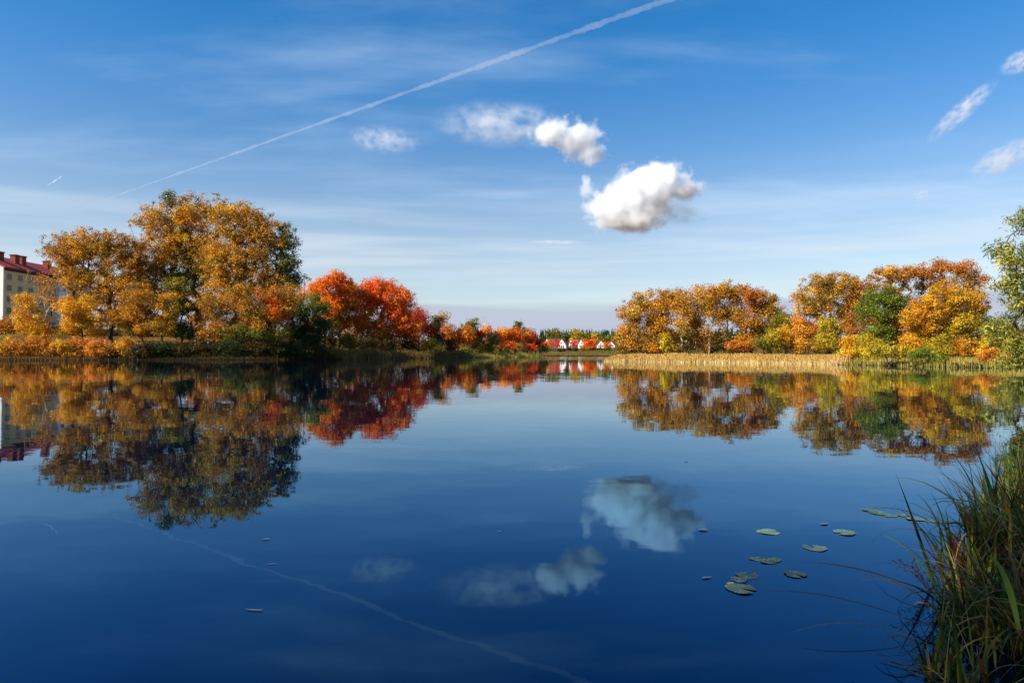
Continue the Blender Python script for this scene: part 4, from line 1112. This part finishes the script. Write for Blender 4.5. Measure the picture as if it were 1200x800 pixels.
def wisp(px, py, rx, ry, rot, Y, tau, label, seed, ns=2.2, thr=(.42, .66)):
    k = Y / FPX
    bm = bmesh.new(); bmesh.ops.create_icosphere(bm, subdivisions=3, radius=1.0)
    me = bpy.data.meshes.new('cloud_wisp'); bm.to_mesh(me); bm.free()
    dens = tau / (ry * k)
    m = cloud_volume('wisp_vapour', dens, .2, ns, thr)
    nt = m.node_tree
    nz = [n for n in nt.nodes if n.type == 'TEX_NOISE'][0]
    mp = nt.nodes.new('ShaderNodeMapping'); mp.inputs['Location'].default_value = (seed * 7.1, seed * 3.3, seed)
    mp.inputs['Scale'].default_value = (max(1, rx / ry) ** .6, 1, 1)
    co = [n for n in nt.nodes if n.type == 'TEX_COORD'][0]
    nt.links.new(co.outputs['Object'], mp.inputs[0]); nt.links.new(mp.outputs[0], nz.inputs['Vector'])
    o = link('cloud_wisp', me, m, None, at(px, py, Y))
    o.scale = (rx * k, ry * k * 1.2, ry * k)
    o.rotation_euler = (0, -rot, 0)
    tag(o, label, 'cloud')
wisp(592, 147, 100, 32, R(-4), 5000, 1.3, 'broad thin cloud veil beside the smaller ragged cumulus', 1)
wisp(450, 164, 52, 20, R(-6), 5000, .9, 'faint thin cloud veil below the long contrail', 2)
wisp(1128, 130, 62, 14, R(42), 4000, 1.4, 'thin slanting cloud streak in open sky above the right bank trees', 3)
wisp(1176, 186, 52, 20, R(28), 4000, 1.8, 'thin white cloud streak above the willow', 4)
wisp(1196, 72, 30, 16, R(25), 4000, 1.4, 'small torn cloud scrap high above the willow', 5)
wisp(1080, 228, 12, 9, 0, 4000, .9, 'tiny faint cloud puff above the reddish brown trees', 6)
wisp(792, 250, 44, 17, R(-8), 3050, .7, 'thin grey skirt of cloud trailing under the large cumulus', 8, 1.6, (.36, .62))
wisp(652, 284, 46, 3.5, 0, 5000, .8, 'very thin flat streak of cloud under the large cumulus', 7, 1.2, (.3, .6))

def contrail(a, b, za, ra, rb, tau, label, seed, seg):
    rng = np.random.default_rng(seed)
    def pt(px, py):
        d = at(px, py, 1.0) - np.array((0, 0, CAM_H)); return d * (za / d[2])
    A, B = pt(*a), pt(*b)
    n = seg; f = np.linspace(0, 1, n + 1)
    C = A + (B - A) * f[:, None]
    rr = (ra + (rb - ra) * f) * np.exp(rng.normal(size=n + 1) * .07)
    rr *= 1 + .22 * np.sin(f * 23 + seed) * np.sin(f * 61 + 2) + .12 * np.sin(f * 190)
    rr[0] = ra * .2; rr[-1] *= .3
    C[:, 2] += rng.normal(size=n + 1) * rr * .10
    ax = unit(B - A); u = unit(np.cross(ax, (0, 0, 1.0))); v = np.cross(u, ax)
    s = 8; th = np.arange(s) * 2 * np.pi / s
    jit = np.exp(rng.normal(size=(n + 1, s)) * .08)
    V = C[:, None] + (np.cos(th)[None, :, None] * u + np.sin(th)[None, :, None] * v) * (rr[:, None] * jit)[:, :, None]
    V = (V - C[0]).reshape(-1, 3)
    i = np.arange(n)[:, None] * s; j = np.arange(s)[None]
    F = np.stack([i + j, i + (j + 1) % s, i + s + (j + 1) % s, i + s + j], -1).reshape(-1, 4)
    bm = bmesh.new(); vs_ = [bm.verts.new(p) for p in V]
    for q in F: bm.faces.new([vs_[x_] for x_ in q])
    bm.faces.new([vs_[x_] for x_ in range(s)]); bm.faces.new([vs_[n * s + x_] for x_ in range(s)])
    bmesh.ops.recalc_face_normals(bm, faces=bm.faces[:])
    me = bpy.data.meshes.new('contrail'); bm.to_mesh(me); bm.free()
    o = link('contrail', me, cloud_volume('contrail_ice', tau / (ra + rb), 0.3), None, C[0])
    tag(o, label, 'contrail')
contrail((100, 242), (860, -28), 2400, 5, 24, 0.13, 'long straight white contrail crossing the sky', 1, 420)
contrail((55, 218), (73, 206), 2400, 9, 9, .15, 'very short contrail in the sky over the apartment block', 2, 8)
